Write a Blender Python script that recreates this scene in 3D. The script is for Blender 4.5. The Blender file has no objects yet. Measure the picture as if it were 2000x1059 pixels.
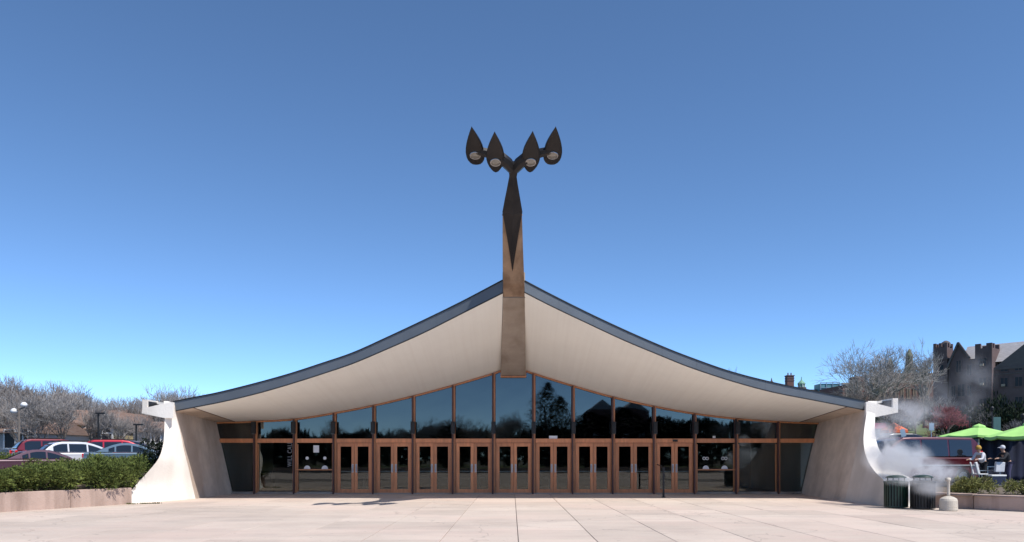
import bpy, math, random
from mathutils import Vector, Matrix, noise
random.seed(7)
R = math.radians
S = bpy.context.scene
COL = S.collection
F = 1505.0      # focal length in pixels of the 2000 px wide photograph
HZ = 893.0      # horizon row
EYE = 1.6

# ---------------------------------------------------------------- camera
cam = bpy.data.cameras.new("camera"); camo = bpy.data.objects.new("camera", cam); COL.objects.link(camo)
cam.sensor_width = 36.0; cam.lens = F/2000*36.0
cam.shift_y = (HZ-529.5)/2000.0
cam.clip_start = 0.1; cam.clip_end = 6000
camo.location = (0, 0, EYE); camo.rotation_euler = (R(90), 0, 0)
S.camera = camo

# ---------------------------------------------------------------- sky, sun, exposure
SUN = Vector((5.4, -4.7, 10.2)).normalized()
elev = math.asin(SUN.z); azim = math.atan2(SUN.x, SUN.y)
w = bpy.data.worlds.new("World"); S.world = w; w.use_nodes = True
nt = w.node_tree
sky = nt.nodes.new("ShaderNodeTexSky"); sky.sky_type = 'NISHITA'; sky.sun_disc = False
sky.sun_elevation = elev; sky.sun_rotation = azim
sky.air_density = 0.5; sky.dust_density = 0.0; sky.ozone_density = 5.5; sky.altitude = 1500
hs = nt.nodes.new("ShaderNodeHueSaturation"); hs.inputs['Saturation'].default_value = 1.0
bg = nt.nodes["Background"]; bg.inputs[1].default_value = 0.15
tn = nt.nodes.new("ShaderNodeMix"); tn.data_type = 'RGBA'; tn.blend_type = 'MULTIPLY'; tn.inputs[0].default_value = 1
tn.inputs[7].default_value = (1.38, 1.50, 1.42, 1)
nt.links.new(sky.outputs[0], hs.inputs['Color']); nt.links.new(hs.outputs[0], tn.inputs[6]); nt.links.new(tn.outputs[2], bg.inputs[0])
sl = bpy.data.lights.new("sun", 'SUN'); sl.energy = 4.6; sl.angle = R(0.5); sl.color = (1, .95, .88)
so = bpy.data.objects.new("sun", sl); COL.objects.link(so)
so.rotation_euler = (-SUN).to_track_quat('-Z', 'Y').to_euler(); so.location = (30, -30, 60)
S.view_settings.view_transform = 'Standard'; S.view_settings.look = 'None'
S.view_settings.gamma = 1; S.view_settings.use_curve_mapping = False
S.view_settings.exposure = 0.25
try:
    S.cycles.max_bounces = 8; S.cycles.diffuse_bounces = 5; S.cycles.transparent_max_bounces = 16
    S.cycles.volume_bounces = 2; S.cycles.sample_clamp_indirect = 4; S.cycles.use_denoising = True
except Exception: pass

# ---------------------------------------------------------------- materials
def ramp_set(r, stops):
    cr = r.color_ramp
    while len(cr.elements) > 1: cr.elements.remove(cr.elements[-1])
    cr.elements[0].position = stops[0][0]; cr.elements[0].color = (*stops[0][1], 1)
    for p, c in stops[1:]:
        e = cr.elements.new(p); e.color = (*c, 1)

def mat(name, col, rough=.7, var=.12, scale=3.0, metal=0.0, bump=.0, bscale=40, spec=.5, streak=None, coat=0, island=0, objrand=0, stretch=None, alpha=None, col2=None):
    m = bpy.data.materials.new(name); m.use_nodes = True
    n = m.node_tree.nodes; l = m.node_tree.links
    b = n["Principled BSDF"]
    b.inputs['Roughness'].default_value = rough; b.inputs['Metallic'].default_value = metal
    b.inputs['Specular IOR Level'].default_value = spec
    if coat: b.inputs['Coat Weight'].default_value = coat; b.inputs['Coat Roughness'].default_value = .05
    tc = n.new("ShaderNodeTexCoord"); mp = n.new("ShaderNodeMapping"); l.new(tc.outputs['Object'], mp.inputs[0])
    if stretch: mp.inputs['Scale'].default_value = stretch
    nz = n.new("ShaderNodeTexNoise"); nz.inputs['Scale'].default_value = scale; nz.inputs['Detail'].default_value = 8
    nz.inputs['Roughness'].default_value = .62
    l.new(mp.outputs[0], nz.inputs['Vector'])
    rp = n.new("ShaderNodeValToRGB")
    c2 = col2 or tuple(min(1, c*(1+var)) for c in col)
    ramp_set(rp, [(.3, tuple(c*(1-var) for c in col)), (.7, c2)])
    l.new(nz.outputs['Fac'], rp.inputs[0])
    out = rp.outputs[0]
    if objrand or island:
        src = n.new("ShaderNodeObjectInfo").outputs['Random'] if objrand else n.new("ShaderNodeNewGeometry").outputs['Random Per Island']
        amt = objrand or island
        mr = n.new("ShaderNodeMapRange"); mr.inputs['To Min'].default_value = 1-amt; mr.inputs['To Max'].default_value = 1+amt
        l.new(src, mr.inputs[0])
        vm = n.new("ShaderNodeVectorMath"); vm.operation = 'SCALE'
        l.new(out, vm.inputs[0]); l.new(mr.outputs[0], vm.inputs['Scale']); out = vm.outputs[0]
    if streak:
        mp2 = n.new("ShaderNodeMapping"); l.new(tc.outputs['Object'], mp2.inputs[0]); mp2.inputs['Scale'].default_value = streak[1]
        n2 = n.new("ShaderNodeTexNoise"); n2.inputs['Scale'].default_value = 1; n2.inputs['Detail'].default_value = 6
        l.new(mp2.outputs[0], n2.inputs['Vector'])
        r2 = n.new("ShaderNodeValToRGB"); ramp_set(r2, [(.45, (0, 0, 0)), (.68, (1, 1, 1))]); l.new(n2.outputs['Fac'], r2.inputs[0])
        mul = n.new("ShaderNodeMath"); mul.operation = 'MULTIPLY'; mul.inputs[1].default_value = streak[2]; l.new(r2.outputs[0], mul.inputs[0])
        mx = n.new("ShaderNodeMix"); mx.data_type = 'RGBA'
        l.new(mul.outputs[0], mx.inputs[0]); l.new(out, mx.inputs[6]); mx.inputs[7].default_value = (*streak[0], 1); out = mx.outputs[2]
    l.new(out, b.inputs['Base Color'])
    if bump:
        n3 = n.new("ShaderNodeTexNoise"); n3.inputs['Scale'].default_value = bscale; n3.inputs['Detail'].default_value = 5
        l.new(tc.outputs['Object'], n3.inputs['Vector'])
        bp = n.new("ShaderNodeBump"); bp.inputs['Strength'].default_value = bump; bp.inputs['Distance'].default_value = .02
        l.new(n3.outputs['Fac'], bp.inputs['Height']); l.new(bp.outputs[0], b.inputs['Normal'])
    return m

def glass_mat(name, tint, refl=.1, warp=.12):
    m = bpy.data.materials.new(name); m.use_nodes = True
    n = m.node_tree.nodes; l = m.node_tree.links
    n.remove(n["Principled BSDF"])
    o = n["Material Output"]; tr = n.new("ShaderNodeBsdfTransparent"); tr.inputs[0].default_value = (*tint, 1)
    gl = n.new("ShaderNodeBsdfGlossy"); gl.inputs['Roughness'].default_value = 0.02; gl.inputs[0].default_value = (.88, .90, .86, 1)
    fr = n.new("ShaderNodeLayerWeight"); fr.inputs[0].default_value = .25
    tc = n.new("ShaderNodeTexCoord"); nz = n.new("ShaderNodeTexNoise"); nz.inputs['Scale'].default_value = .9; nz.inputs['Detail'].default_value = 1
    bp = n.new("ShaderNodeBump"); bp.inputs['Strength'].default_value = warp; bp.inputs['Distance'].default_value = .03
    oi = n.new("ShaderNodeObjectInfo"); va = n.new("ShaderNodeVectorMath"); va.operation = 'MULTIPLY_ADD'; va.inputs[1].default_value = (40, 17, 29)
    l.new(oi.outputs['Random'], va.inputs[0]); l.new(tc.outputs['Object'], va.inputs[2]); l.new(va.outputs[0], nz.inputs['Vector']); l.new(nz.outputs['Fac'], bp.inputs['Height']); l.new(bp.outputs[0], gl.inputs['Normal'])
    ad = n.new("ShaderNodeMath"); ad.operation = 'MULTIPLY_ADD'; ad.inputs[1].default_value = .6; ad.inputs[2].default_value = refl
    l.new(fr.outputs['Fresnel'], ad.inputs[0])
    mx = n.new("ShaderNodeMixShader"); l.new(ad.outputs[0], mx.inputs[0]); l.new(tr.outputs[0], mx.inputs[1]); l.new(gl.outputs[0], mx.inputs[2])
    l.new(mx.outputs[0], o.inputs[0])
    return m

M = {}
M['slab'] = mat('plaza_concrete', (.50, .43, .385), .85, .10, 1.1, bump=.25, bscale=60, objrand=.045, streak=((.34, .30, .28), (.5, 1.6, 1), .35))
def slab_material():
    m = bpy.data.materials.new('plaza_concrete'); m.use_nodes = True; n = m.node_tree.nodes; l = m.node_tree.links; b = n['Principled BSDF']
    b.inputs['Roughness'].default_value = .88; b.inputs['Specular IOR Level'].default_value = .3
    ge = n.new('ShaderNodeNewGeometry')
    def nz(scale, det=7, stretch=None, dist=0):
        q = n.new('ShaderNodeTexNoise'); q.inputs['Scale'].default_value = scale; q.inputs['Detail'].default_value = det; q.inputs['Roughness'].default_value = .65; q.inputs['Distortion'].default_value = dist
        if stretch:
            mp = n.new('ShaderNodeMapping'); mp.inputs['Scale'].default_value = stretch; l.new(ge.outputs['Position'], mp.inputs[0]); l.new(mp.outputs[0], q.inputs['Vector'])
        else: l.new(ge.outputs['Position'], q.inputs['Vector'])
        return q.outputs['Fac']
    def rmp(src, stops):
        r = n.new('ShaderNodeValToRGB'); ramp_set(r, stops); l.new(src, r.inputs[0]); return r.outputs[0]
    def mix(f, a, c):
        x = n.new('ShaderNodeMix'); x.data_type = 'RGBA'; l.new(f, x.inputs[0]); l.new(a, x.inputs[6])
        if isinstance(c, tuple): x.inputs[7].default_value = (*c, 1)
        else: l.new(c, x.inputs[7])
        return x.outputs[2]
    base = rmp(nz(.45), [(.3, (.49, .405, .345)), (.5, (.56, .475, .405)), (.72, (.60, .515, .44))])
    fine = rmp(nz(14, 8), [(.35, (0, 0, 0)), (.75, (.35, .35, .35))])
    c = mix(fine, base, (.42, .34, .29))
    st = rmp(nz(.8, 9, (.35, 1.6, 1), .8), [(.52, (0, 0, 0)), (.70, (.6, .6, .6))]); c = mix(st, c, (.40, .33, .295))
    pk = rmp(nz(.23, 4), [(.45, (0, 0, 0)), (.65, (.55, .55, .55))]); c = mix(pk, c, (.58, .44, .375))
    sp = rmp(nz(3.3, 2), [(.70, (0, 0, 0)), (.74, (.7, .7, .7))]); c = mix(sp, c, (.30, .25, .22))
    vo = n.new('ShaderNodeTexVoronoi'); vo.inputs['Scale'].default_value = 2.6; l.new(ge.outputs['Position'], vo.inputs['Vector'])
    gum = rmp(vo.outputs['Distance'], [(.045, (.6, .6, .6)), (.06, (0, 0, 0))]); c = mix(gum, c, (.22, .19, .17))
    # fine cracks
    vc = n.new('ShaderNodeTexVoronoi'); vc.feature = 'DISTANCE_TO_EDGE'; vc.inputs['Scale'].default_value = .16
    wn = n.new('ShaderNodeVectorMath'); wn.operation = 'MULTIPLY_ADD'; nn_ = n.new('ShaderNodeTexNoise'); nn_.inputs['Scale'].default_value = .9; nn_.inputs['Detail'].default_value = 6
    l.new(ge.outputs['Position'], nn_.inputs['Vector']); wn.inputs[1].default_value = (1.6, 1.6, 1.6); l.new(nn_.outputs['Color'], wn.inputs[0]); l.new(ge.outputs['Position'], wn.inputs[2]); l.new(wn.outputs[0], vc.inputs['Vector'])
    ck = rmp(vc.outputs['Distance'], [(.0009, (.5, .5, .5)), (.0022, (0, 0, 0))]); c = mix(ck, c, (.2, .17, .15))
    oi = n.new('ShaderNodeObjectInfo'); mr = n.new('ShaderNodeMapRange'); mr.inputs['To Min'].default_value = .90; mr.inputs['To Max'].default_value = 1.07; l.new(oi.outputs['Random'], mr.inputs[0])
    vm = n.new('ShaderNodeVectorMath'); vm.operation = 'SCALE'; l.new(c, vm.inputs[0]); l.new(mr.outputs[0], vm.inputs['Scale']); l.new(vm.outputs[0], b.inputs['Base Color'])
    bp = n.new('ShaderNodeBump'); bp.inputs['Strength'].default_value = .3; bp.inputs['Distance'].default_value = .01; l.new(nz(45, 5), bp.inputs['Height']); l.new(bp.outputs[0], b.inputs['Normal'])
    return m
M['slab'] = slab_material()
M['rust_beam'] = mat('rust_stained_concrete', (.30, .21, .145), .88, .22, 1.6, bump=.5, bscale=22, streak=((.13, .075, .045), (2.5, 1.2, .6), .75))
M['joint'] = mat('joint_dirt', (.16, .135, .12), .95, .2, 5)
M['plaza'] = mat('plaza_bed', (.24, .20, .165), .9, .15, 4)
M['soffit'] = mat('soffit_paint', (.89, .89, .84), .65, .03, .6, bump=.02, bscale=8, streak=((.66, .62, .57), (7.0, .14, .3), .12))
M['fascia'] = mat('fascia_metal', (.10, .118, .14), .5, .10, .8, metal=.1, spec=.5, streak=((.125, .14, .155), (1.4, 1, 2), .4))
M['black_trim'] = mat('black_trim', (.015, .017, .02), .5, .1, 5)
M['fin'] = mat('fin_concrete', (.85, .80, .73), .85, .07, .9, bump=.5, bscale=22, streak=((.56, .50, .43), (.8, .8, .25), .45))
M['fin_stain'] = mat('fin_worn', (.58, .48, .395), .9, .16, 1.6, bump=.7, bscale=16, streak=((.30, .225, .175), (.7, .7, .16), .6))
M['fin_shaded'] = mat('fin_concrete_shaded', (.60, .53, .46), .85, .09, .9, bump=.5, bscale=20, streak=((.42, .36, .30), (.8, .8, .2), .5))  # same pier concrete, with the right inner front face's shade put into the colour
M['beam'] = mat('beam_concrete', (.36, .31, .265), .85, .14, 1.2, bump=.4, bscale=25, streak=((.19, .14, .10), (1.2, .5, .3), .6))
M['copper'] = mat('dark_bronze', (.013, .012, .014), .42, .25, 2.0, metal=.3, bump=.06, bscale=8)
M['lens'] = mat('lamp_glass', (.22, .21, .19), .12, .25, 9, spec=.8)
M['wood'] = mat('door_timber', (.62, .24, .098), .42, .20, 1.4, stretch=(6, 6, .8), bump=.1, bscale=30, objrand=.16)
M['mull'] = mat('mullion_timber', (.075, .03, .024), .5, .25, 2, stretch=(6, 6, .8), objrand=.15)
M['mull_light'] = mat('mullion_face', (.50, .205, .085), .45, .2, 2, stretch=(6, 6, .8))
M['glass'] = glass_mat('clear_glazing', (.62, .66, .66), .05, .05)
M['tglass'] = glass_mat('transom_glazing', (.16, .19, .20), .105)
M['steel'] = mat('brushed_steel', (.42, .42, .43), .32, .1, 20, metal=.9)
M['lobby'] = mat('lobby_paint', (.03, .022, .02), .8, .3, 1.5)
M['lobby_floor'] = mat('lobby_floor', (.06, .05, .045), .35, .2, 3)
M['white'] = mat('white_paint', (.75, .75, .74), .5, .05, 4)
M['letter'] = mat('frosted_letter', (.22, .235, .25), .6, .08, 6)
M['iron'] = mat('black_iron', (.008, .008, .009), .55, .2, 8)
M['green_iron'] = mat('green_iron', (.01, .035, .024), .4, .2, 8)
M['wall_pink'] = mat('planter_concrete', (.45, .33, .275), .88, .12, 1.5, bump=.5, bscale=20, streak=((.22, .15, .12), (2.2, 2.2, .35), .75))
M['stonewhite'] = mat('ash_urn', (.50, .45, .38), .8, .12, 6, bump=.4, bscale=30)
M['soil'] = mat('planter_soil', (.13, .10, .07), .95, .3, 4, bump=.8, bscale=12)
M['grass'] = mat('lawn', (.10, .125, .045), .95, .3, 1.2, bump=.6, bscale=10)
M['asphalt'] = mat('asphalt', (.055, .054, .054), .9, .15, 3, bump=.3, bscale=50)
M['ground'] = mat('ground_mix', (.11, .10, .065), .95, .25, .3)
M['juniper'] = mat('juniper_leaf', (.060, .095, .022), .75, .3, 1.6, island=.55, spec=.3, col2=(.17, .20, .045))
M['juniper_y'] = mat('juniper_leaf_yellow', (.24, .24, .08), .75, .3, 3, island=.5, spec=.3)
M['evergreen'] = mat('dark_evergreen_leaf', (.012, .022, .010), .8, .3, 2, island=.5, spec=.2)
M['twigcore'] = mat('shrub_wood', (.05, .04, .025), .9, .2, 5)
M['bark'] = mat('bark', (.17, .145, .125), .9, .25, 4, bump=.5, bscale=12)
M['twig'] = mat('twig', (.27, .25, .24), .9, .2, 2, island=.25)
M['twig_brown'] = mat('twig_brown', (.20, .165, .145), .9, .25, 2, island=.3)
M['twig_red'] = mat('twig_red', (.23, .045, .05), .85, .3, 3, island=.45)
M['brick'] = mat('brick', (.135, .07, .06), .9, .2, 2, bump=.3, bscale=8)
M['brownstone'] = mat('brownstone', (.105, .07, .07), .9, .22, .7, bump=.4, bscale=5)
M['limestone'] = mat('pale_stone', (.30, .24, .19), .9, .15, 1)
M['slate'] = mat('slate', (.33, .32, .33), .8, .2, 1.5, stretch=(1, 1, 5))
M['slate_dark'] = mat('slate_dark', (.10, .085, .085), .85, .2, 1.5, stretch=(1, 1, 5))
M['verdigris'] = mat('verdigris', (.17, .33, .24), .7, .2, 3)
M['green_stone'] = mat('weathered_cupola', (.15, .16, .10), .8, .2, 3)
M['winglass'] = mat('window_glass', (.018, .02, .026), .35, .2, 1, spec=.25)
M['yellow_house'] = mat('yellow_clapboard', (.45, .38, .22), .8, .1, 2, stretch=(.2, .2, 8))
M['grey_house'] = mat('grey_clapboard', (.42, .40, .38), .8, .1, 2, stretch=(.2, .2, 8))
M['shingle'] = mat('brown_shingle', (.20, .13, .10), .9, .2, 1.5, stretch=(1, 1, 6))
M['tyre'] = mat('tyre', (.015, .015, .015), .85, .1, 6)
M['carglass'] = mat('car_glass', (.012, .016, .022), .06, .1, 1, spec=.9)
M['redlight'] = mat('tail_lamp', (.55, .02, .025), .2, .1, 8, coat=.5)
M['headlight'] = mat('head_lamp', (.7, .7, .72), .1, .1, 8, coat=.5)
M['lime'] = mat('lime_canvas', (.36, .66, .19), .75, .06, 2)
M['navy'] = mat('navy_canvas', (.004, .007, .028), .8, .25, .8)
M['skin'] = mat('skin', (.45, .27, .19), .55, .08, 6)
M['hair'] = mat('ginger_hair', (.45, .26, .04), .7, .35, 25, bump=.6, bscale=60)
M['cap'] = mat('pale_cap', (.55, .56, .60), .7, .08, 6)
M['shirt'] = mat('shirt_white', (.60, .60, .64), .8, .1, 4)
M['jacket'] = mat('jacket_black', (.012, .013, .018), .8, .2, 4)
M['vest'] = mat('vest_slate', (.04, .06, .08), .8, .2, 4)
M['jeans'] = mat('jeans', (.06, .055, .11), .85, .2, 8)
M['banner'] = mat('banner_teal', (.05, .12, .12), .8, .1, 2)
M['orange'] = mat('orange_canvas', (.70, .13, .03), .7, .1, 2)
M['teal'] = mat('teal_sheet', (.10, .24, .28), .4, .2, 2)
M['dark_interior'] = M['iron']
def paint(name, c): return mat(name, c, .28, .04, 2, coat=.8, metal=.15)
M['p_white'] = paint('car_white', (.62, .63, .66)); M['p_maroon'] = paint('car_maroon', (.16, .006, .016))
M['p_red'] = paint('car_red', (.45, .012, .03)); M['p_navy'] = paint('car_navy', (.012, .016, .05))
M['p_blue'] = paint('car_blue_grey', (.10, .16, .22)); M['p_black'] = paint('car_black', (.02, .02, .025))
M['p_silver'] = paint('car_silver', (.4, .42, .44)); M['p_plum'] = paint('car_plum', (.10, .045, .065))
M['p_van'] = paint('van_maroon', (.085, .008, .014))

# ---------------------------------------------------------------- mesh helpers
def P(px, py, Y):
    return Vector(((px-1000)/F*Y, Y, EYE+(HZ-py)/F*Y))

class MB:
    def __init__(s): s.v = []; s.f = []; s.m = []
    def add(s, vs, fs, mi=0):
        o = len(s.v); s.v += [tuple(v) for v in vs]; s.f += [tuple(i+o for i in f) for f in fs]; s.m += [mi]*len(fs); return s
    def box(s, c, d, rz=0, mi=0, M4=None):
        cx, cy, cz = c; hx, hy, hz = d[0]/2, d[1]/2, d[2]/2
        vs = [Vector((x*hx, y*hy, z*hz)) for x in (-1, 1) for y in (-1, 1) for z in (-1, 1)]
        mt = Matrix.Rotation(rz, 4, 'Z') if M4 is None else M4
        vs = [mt @ v + Vector(c) for v in vs]
        return s.add(vs, [(0, 1, 3, 2), (4, 6, 7, 5), (0, 4, 5, 1), (2, 3, 7, 6), (0, 2, 6, 4), (1, 5, 7, 3)], mi)
    def bar(s, a, b, wd, hg=None, mi=0, up=Vector((0, 0, 1))):
        a = Vector(a); b = Vector(b); d = (b-a); L = d.length; d.normalize(); hg = hg or wd
        if abs(d.dot(up)) > .98: up = Vector((0, 1, 0))
        x = d.cross(up).normalized(); y = x.cross(d)
        vs = []
        for p in (a, b):
            for i, j in ((-1, -1), (1, -1), (1, 1), (-1, 1)): vs.append(p+x*i*wd/2+y*j*hg/2)
        return s.add(vs, [(3, 2, 1, 0), (4, 5, 6, 7), (0, 1, 5, 4), (1, 2, 6, 5), (2, 3, 7, 6), (3, 0, 4, 7)], mi)
    def tube(s, pts, rad, n=6, mi=0, cap=True, flat=1.0):
        pts = [Vector(p) for p in pts]; o = len(s.v); k = len(pts)
        for i, p in enumerate(pts):
            d = (pts[min(i+1, k-1)]-pts[max(i-1, 0)]).normalized()
            up = Vector((0, 0, 1)) if abs(d.z) < .95 else Vector((0, 1, 0))
            x = d.cross(up).normalized(); y = x.cross(d); r = rad[i] if hasattr(rad, '__len__') else rad
            for j in range(n):
                a = 2*math.pi*j/n; s.v.append(tuple(p+x*math.cos(a)*r+y*math.sin(a)*r*flat))
        for i in range(k-1):
            for j in range(n):
                a = o+i*n+j; b = o+i*n+(j+1) % n
                s.f.append((a, b, b+n, a+n)); s.m.append(mi)
        if cap:
            s.f.append(tuple(o+j for j in range(n))[::-1]); s.m.append(mi)
            s.f.append(tuple(o+(k-1)*n+j for j in range(n))); s.m.append(mi)
        return s
    def lathe(s, c, prof, n=24, mi=0):
        c = Vector(c); o = len(s.v); k = len(prof)
        for r, z in prof:
            for j in range(n):
                a = 2*math.pi*j/n; s.v.append((c.x+r*math.cos(a), c.y+r*math.sin(a), c.z+z))
        for i in range(k-1):
            for j in range(n):
                a = o+i*n+j; b = o+i*n+(j+1) % n; s.f.append((a, b, b+n, a+n)); s.m.append(mi)
        s.f.append(tuple(o+j for j in range(n))[::-1]); s.m.append(mi)
        s.f.append(tuple(o+(k-1)*n+j for j in range(n))); s.m.append(mi)
        return s
    def prism(s, poly, ext, mi=0):
        """poly: list of 3D points (planar), ext: extrusion vector"""
        poly = [Vector(p) for p in poly]; ext = Vector(ext); n = len(poly)
        vs = poly+[p+ext for p in poly]
        nrm = Vector((0, 0, 0))
        for i in range(n): nrm += poly[i].cross(poly[(i+1) % n])
        fl = nrm.dot(ext) > 0
        fs = [tuple(range(n))[::-1] if fl else tuple(range(n)), tuple(range(n, 2*n)) if fl else tuple(range(n, 2*n))[::-1]]
        for i in range(n):
            j = (i+1) % n; q = (i, j, j+n, i+n); fs.append(q if fl else q[::-1])
        return s.add(vs, fs, mi)
    def grid(s, rows, mi=0, flip=False, closed=False):
        n = len(rows[0]); o = len(s.v)
        for r in rows: s.v += [tuple(p) for p in r]
        for i in range(len(rows)-1):
            for j in range(n if closed else n-1):
                j2 = (j+1) % n
                q = (o+i*n+j, o+i*n+j2, o+(i+1)*n+j2, o+(i+1)*n+j)
                s.f.append(q[::-1] if flip else q); s.m.append(mi)
        return s
    def build(s, name, mats, parent=None, smooth=False, loc=None, bevel=0, autos=None, **tags):
        me = bpy.data.meshes.new(name); me.from_pydata(s.v, [], s.f)
        if not isinstance(mats, (list, tuple)): mats = [mats]
        for m in mats: me.materials.append(M[m] if isinstance(m, str) else m)
        if len(mats) > 1: me.polygons.foreach_set('material_index', s.m)
        if smooth or autos: me.polygons.foreach_set('use_smooth', [True]*len(me.polygons))
        if autos: 
            me.update()
            try: me.set_sharp_from_angle(angle=R(autos))
            except Exception: pass
        me.update()
        o = bpy.data.objects.new(name, me); COL.objects.link(o)
        if parent: o.parent = parent
        if loc is not None: o.location = loc
        if bevel:
            b = o.modifiers.new('bevel', 'BEVEL'); b.width = bevel; b.segments = 2; b.limit_method = 'ANGLE'; b.angle_limit = R(40)
        for k, v in tags.items(): o[k] = v
        return o

def thing(name, label, cat, loc=(0, 0, 0), rz=0, group=None):
    o = bpy.data.objects.new(name, None); COL.objects.link(o); o.empty_display_size = .2
    o.location = loc; o.rotation_euler = (0, 0, rz); o['label'] = label; o['category'] = cat
    if group: o['group'] = group
    return o
def dup(root, loc, rz=0, sc=1, label=None, group=None):
    r = root.copy(); COL.objects.link(r); r.location = loc; r.rotation_euler = (0, 0, rz)
    r.scale = (sc, sc, sc) if not hasattr(sc, '__len__') else sc
    if label: r['label'] = label
    if group: r['group'] = group
    for ch in list(root.children):
        c = ch.copy(); COL.objects.link(c); c.parent = r
        for g in list(ch.children):
            d = g.copy(); COL.objects.link(d); d.parent = c
    return r
def interp(tab, x):
    if x <= tab[0][0]: return tab[0][1]
    for (x0, y0), (x1, y1) in zip(tab, tab[1:]):
        if x <= x1: return y0+(y1-y0)*(x-x0)/(x1-x0)
    return tab[-1][1]
def smooth_interp(tab, x):
    """Catmull-Rom through the table"""
    n = len(tab)
    if x <= tab[0][0]: return tab[0][1]
    if x >= tab[-1][0]: return tab[-1][1]
    for i in range(n-1):
        if x <= tab[i+1][0]: break
    x0, y0 = tab[i]; x1, y1 = tab[i+1]
    def sl(k):
        a = max(0, k-1); b = min(n-1, k+1); return (tab[b][1]-tab[a][1])/(tab[b][0]-tab[a][0])
    h = x1-x0; t = (x-x0)/h; m0 = sl(i)*h; m1 = sl(i+1)*h
    return (2*t**3-3*t*t+1)*y0+(t**3-2*t*t+t)*m0+(-2*t**3+3*t*t)*y1+(t**3-t*t)*m1

# ================================================================ SETTING
g = MB().add([(-2500, -600, -.12), (2500, -600, -.12), (2500, 3500, -.12), (-2500, 3500, -.12)], [(0, 1, 2, 3)])
g.build('ground', 'ground', kind='structure')
pz = MB().box((0, 10, -.075), (60, 50, .05)).build('plaza', 'plaza', kind='structure')
# individual slabs with open joints
slabs = {}
def slab_mesh(dx, dy):
    key = (round(dx, 3), round(dy, 3))
    if key not in slabs:
        b = .006; mb = MB(); x, y = dx/2, dy/2
        lo = [(-x, -y, -.055), (x, -y, -.055), (x, y, -.055), (-x, y, -.055)]
        md = [(-x, -y, -b), (x, -y, -b), (x, y, -b), (-x, y, -b)]
        tp = [(-x+b, -y+b, 0), (x-b, -y+b, 0), (x-b, y-b, 0), (-x+b, y-b, 0)]
        mb.add(lo+md+tp, [(0, 1, 5, 4), (1, 2, 6, 5), (2, 3, 7, 6), (3, 0, 4, 7), (4, 5, 9, 8), (5, 6, 10, 9), (6, 7, 11, 10), (7, 4, 8, 11), (8, 9, 10, 11)])
        me = bpy.data.meshes.new('paving_slab'); me.from_pydata(mb.v, [], mb.f); me.materials.append(M['slab']); me.update()
        slabs[key] = me
    return slabs[key]
SX, SY, J = 1.5, 2.08, .013
for r in range(-1, 10):
    for c in range(-12, 12):
        x = .12+SX*(c+.5); y = 12.9+SY*(r+.5)
        if abs(x) > 9.2+(y-12.9)*.62+.8: continue
        if y > 26.5 and abs(x) > 13.2: continue
        o = bpy.data.objects.new('paving_slab', slab_mesh(SX-J, SY-J)); COL.objects.link(o); o.parent = pz
        o.location = (x, y, random.uniform(-.003, .002)); o.rotation_euler = (random.uniform(-.0012, .0012), random.uniform(-.0012, .0012), 0)
# hidden-from-view rest of the plaza behind and beside the camera
for k, (x0, x1, y0, y1) in enumerate([(-30, 30, -14, 10.8), (-30, -17.9, 10.8, 22), (17.9, 30, 10.8, 22)]):
    MB().box(((x0+x1)/2, (y0+y1)/2, -.03), (x1-x0-.02, y1-y0-.02, .04)).build('plaza_apron', 'slab', pz)

# raised ground on either side
def hL(x, y): 
    t = max(0, min(1, (y-24)/9)); t = t*t*(3-2*t)
    return .5+.4*t+max(0, y-75)*.03
def hR(x, y):
    return .42+max(0, min(60, y-45))*.1+noise.noise(Vector((x*.05, y*.05, 0)))*.15*min(1, max(0, y-45)*.1)
def terrain(name, edge, side, hf, m):
    rows = []
    us = [0, .3, .8, 1.6, 3, 5, 8, 12, 17, 23, 30, 40, 52, 66, 84, 110, 150, 220, 400]
    n = 90
    ys = [e[1] for e in edge]
    for i in range(n+1):
        y = ys[0]+(ys[-1]-ys[0])*(i/n)**1.5
        x = interp([(e[1], e[0]) for e in edge], y)
        rows.append([(x+side*u, y, hf(x+side*u, y)) for u in us])
    MB().grid(rows, flip=(side > 0)).build(name, m, kind='structure', smooth=True)
terrain('planting_ground', [(-24, 2), (-15.2, 22.3), (-13.4, 26.3), (-12.9, 34), (-12.9, 300)], -1, hL, 'soil')
terrain('sloping_ground', [(26, 2), (15.5, 21.9), (12.6, 25.1), (13.2, 34), (13.2, 300)], 1, hR, 'soil')
MB().add([(-13.2, 34, .915), (-110, 34, .915), (-110, 66, .915), (-13.2, 66, .915)], [(0, 3, 2, 1)]).build('parking_lot', 'asphalt', kind='structure')
rows = [[(x, y, hR(x, y)+.02) for x in (13.5, 20, 30, 40, 55, 75, 100, 140)] for y in (30.5, 33, 36, 40, 45, 48, 52, 56, 60, 62)]
MB().grid(rows, flip=True).build('side_street', 'asphalt', kind='structure')
rows = [[(x, y, hR(x, y)+.03) for x in [13.5+i*5 for i in range(30)]] for y in [64+i*3 for i in range(25)]]
MB().grid(rows, flip=True).build('lawn', 'grass', kind='structure', smooth=True)
# street behind the camera (seen mirrored in the glazing)
MB().box((0, -22, -.05), (160, 14, .05)).build('front_street', 'asphalt', kind='structure')
MB().box((0, -60, -.04), (220, 60, .06)).build('front_lawn', 'grass', kind='structure')

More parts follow.
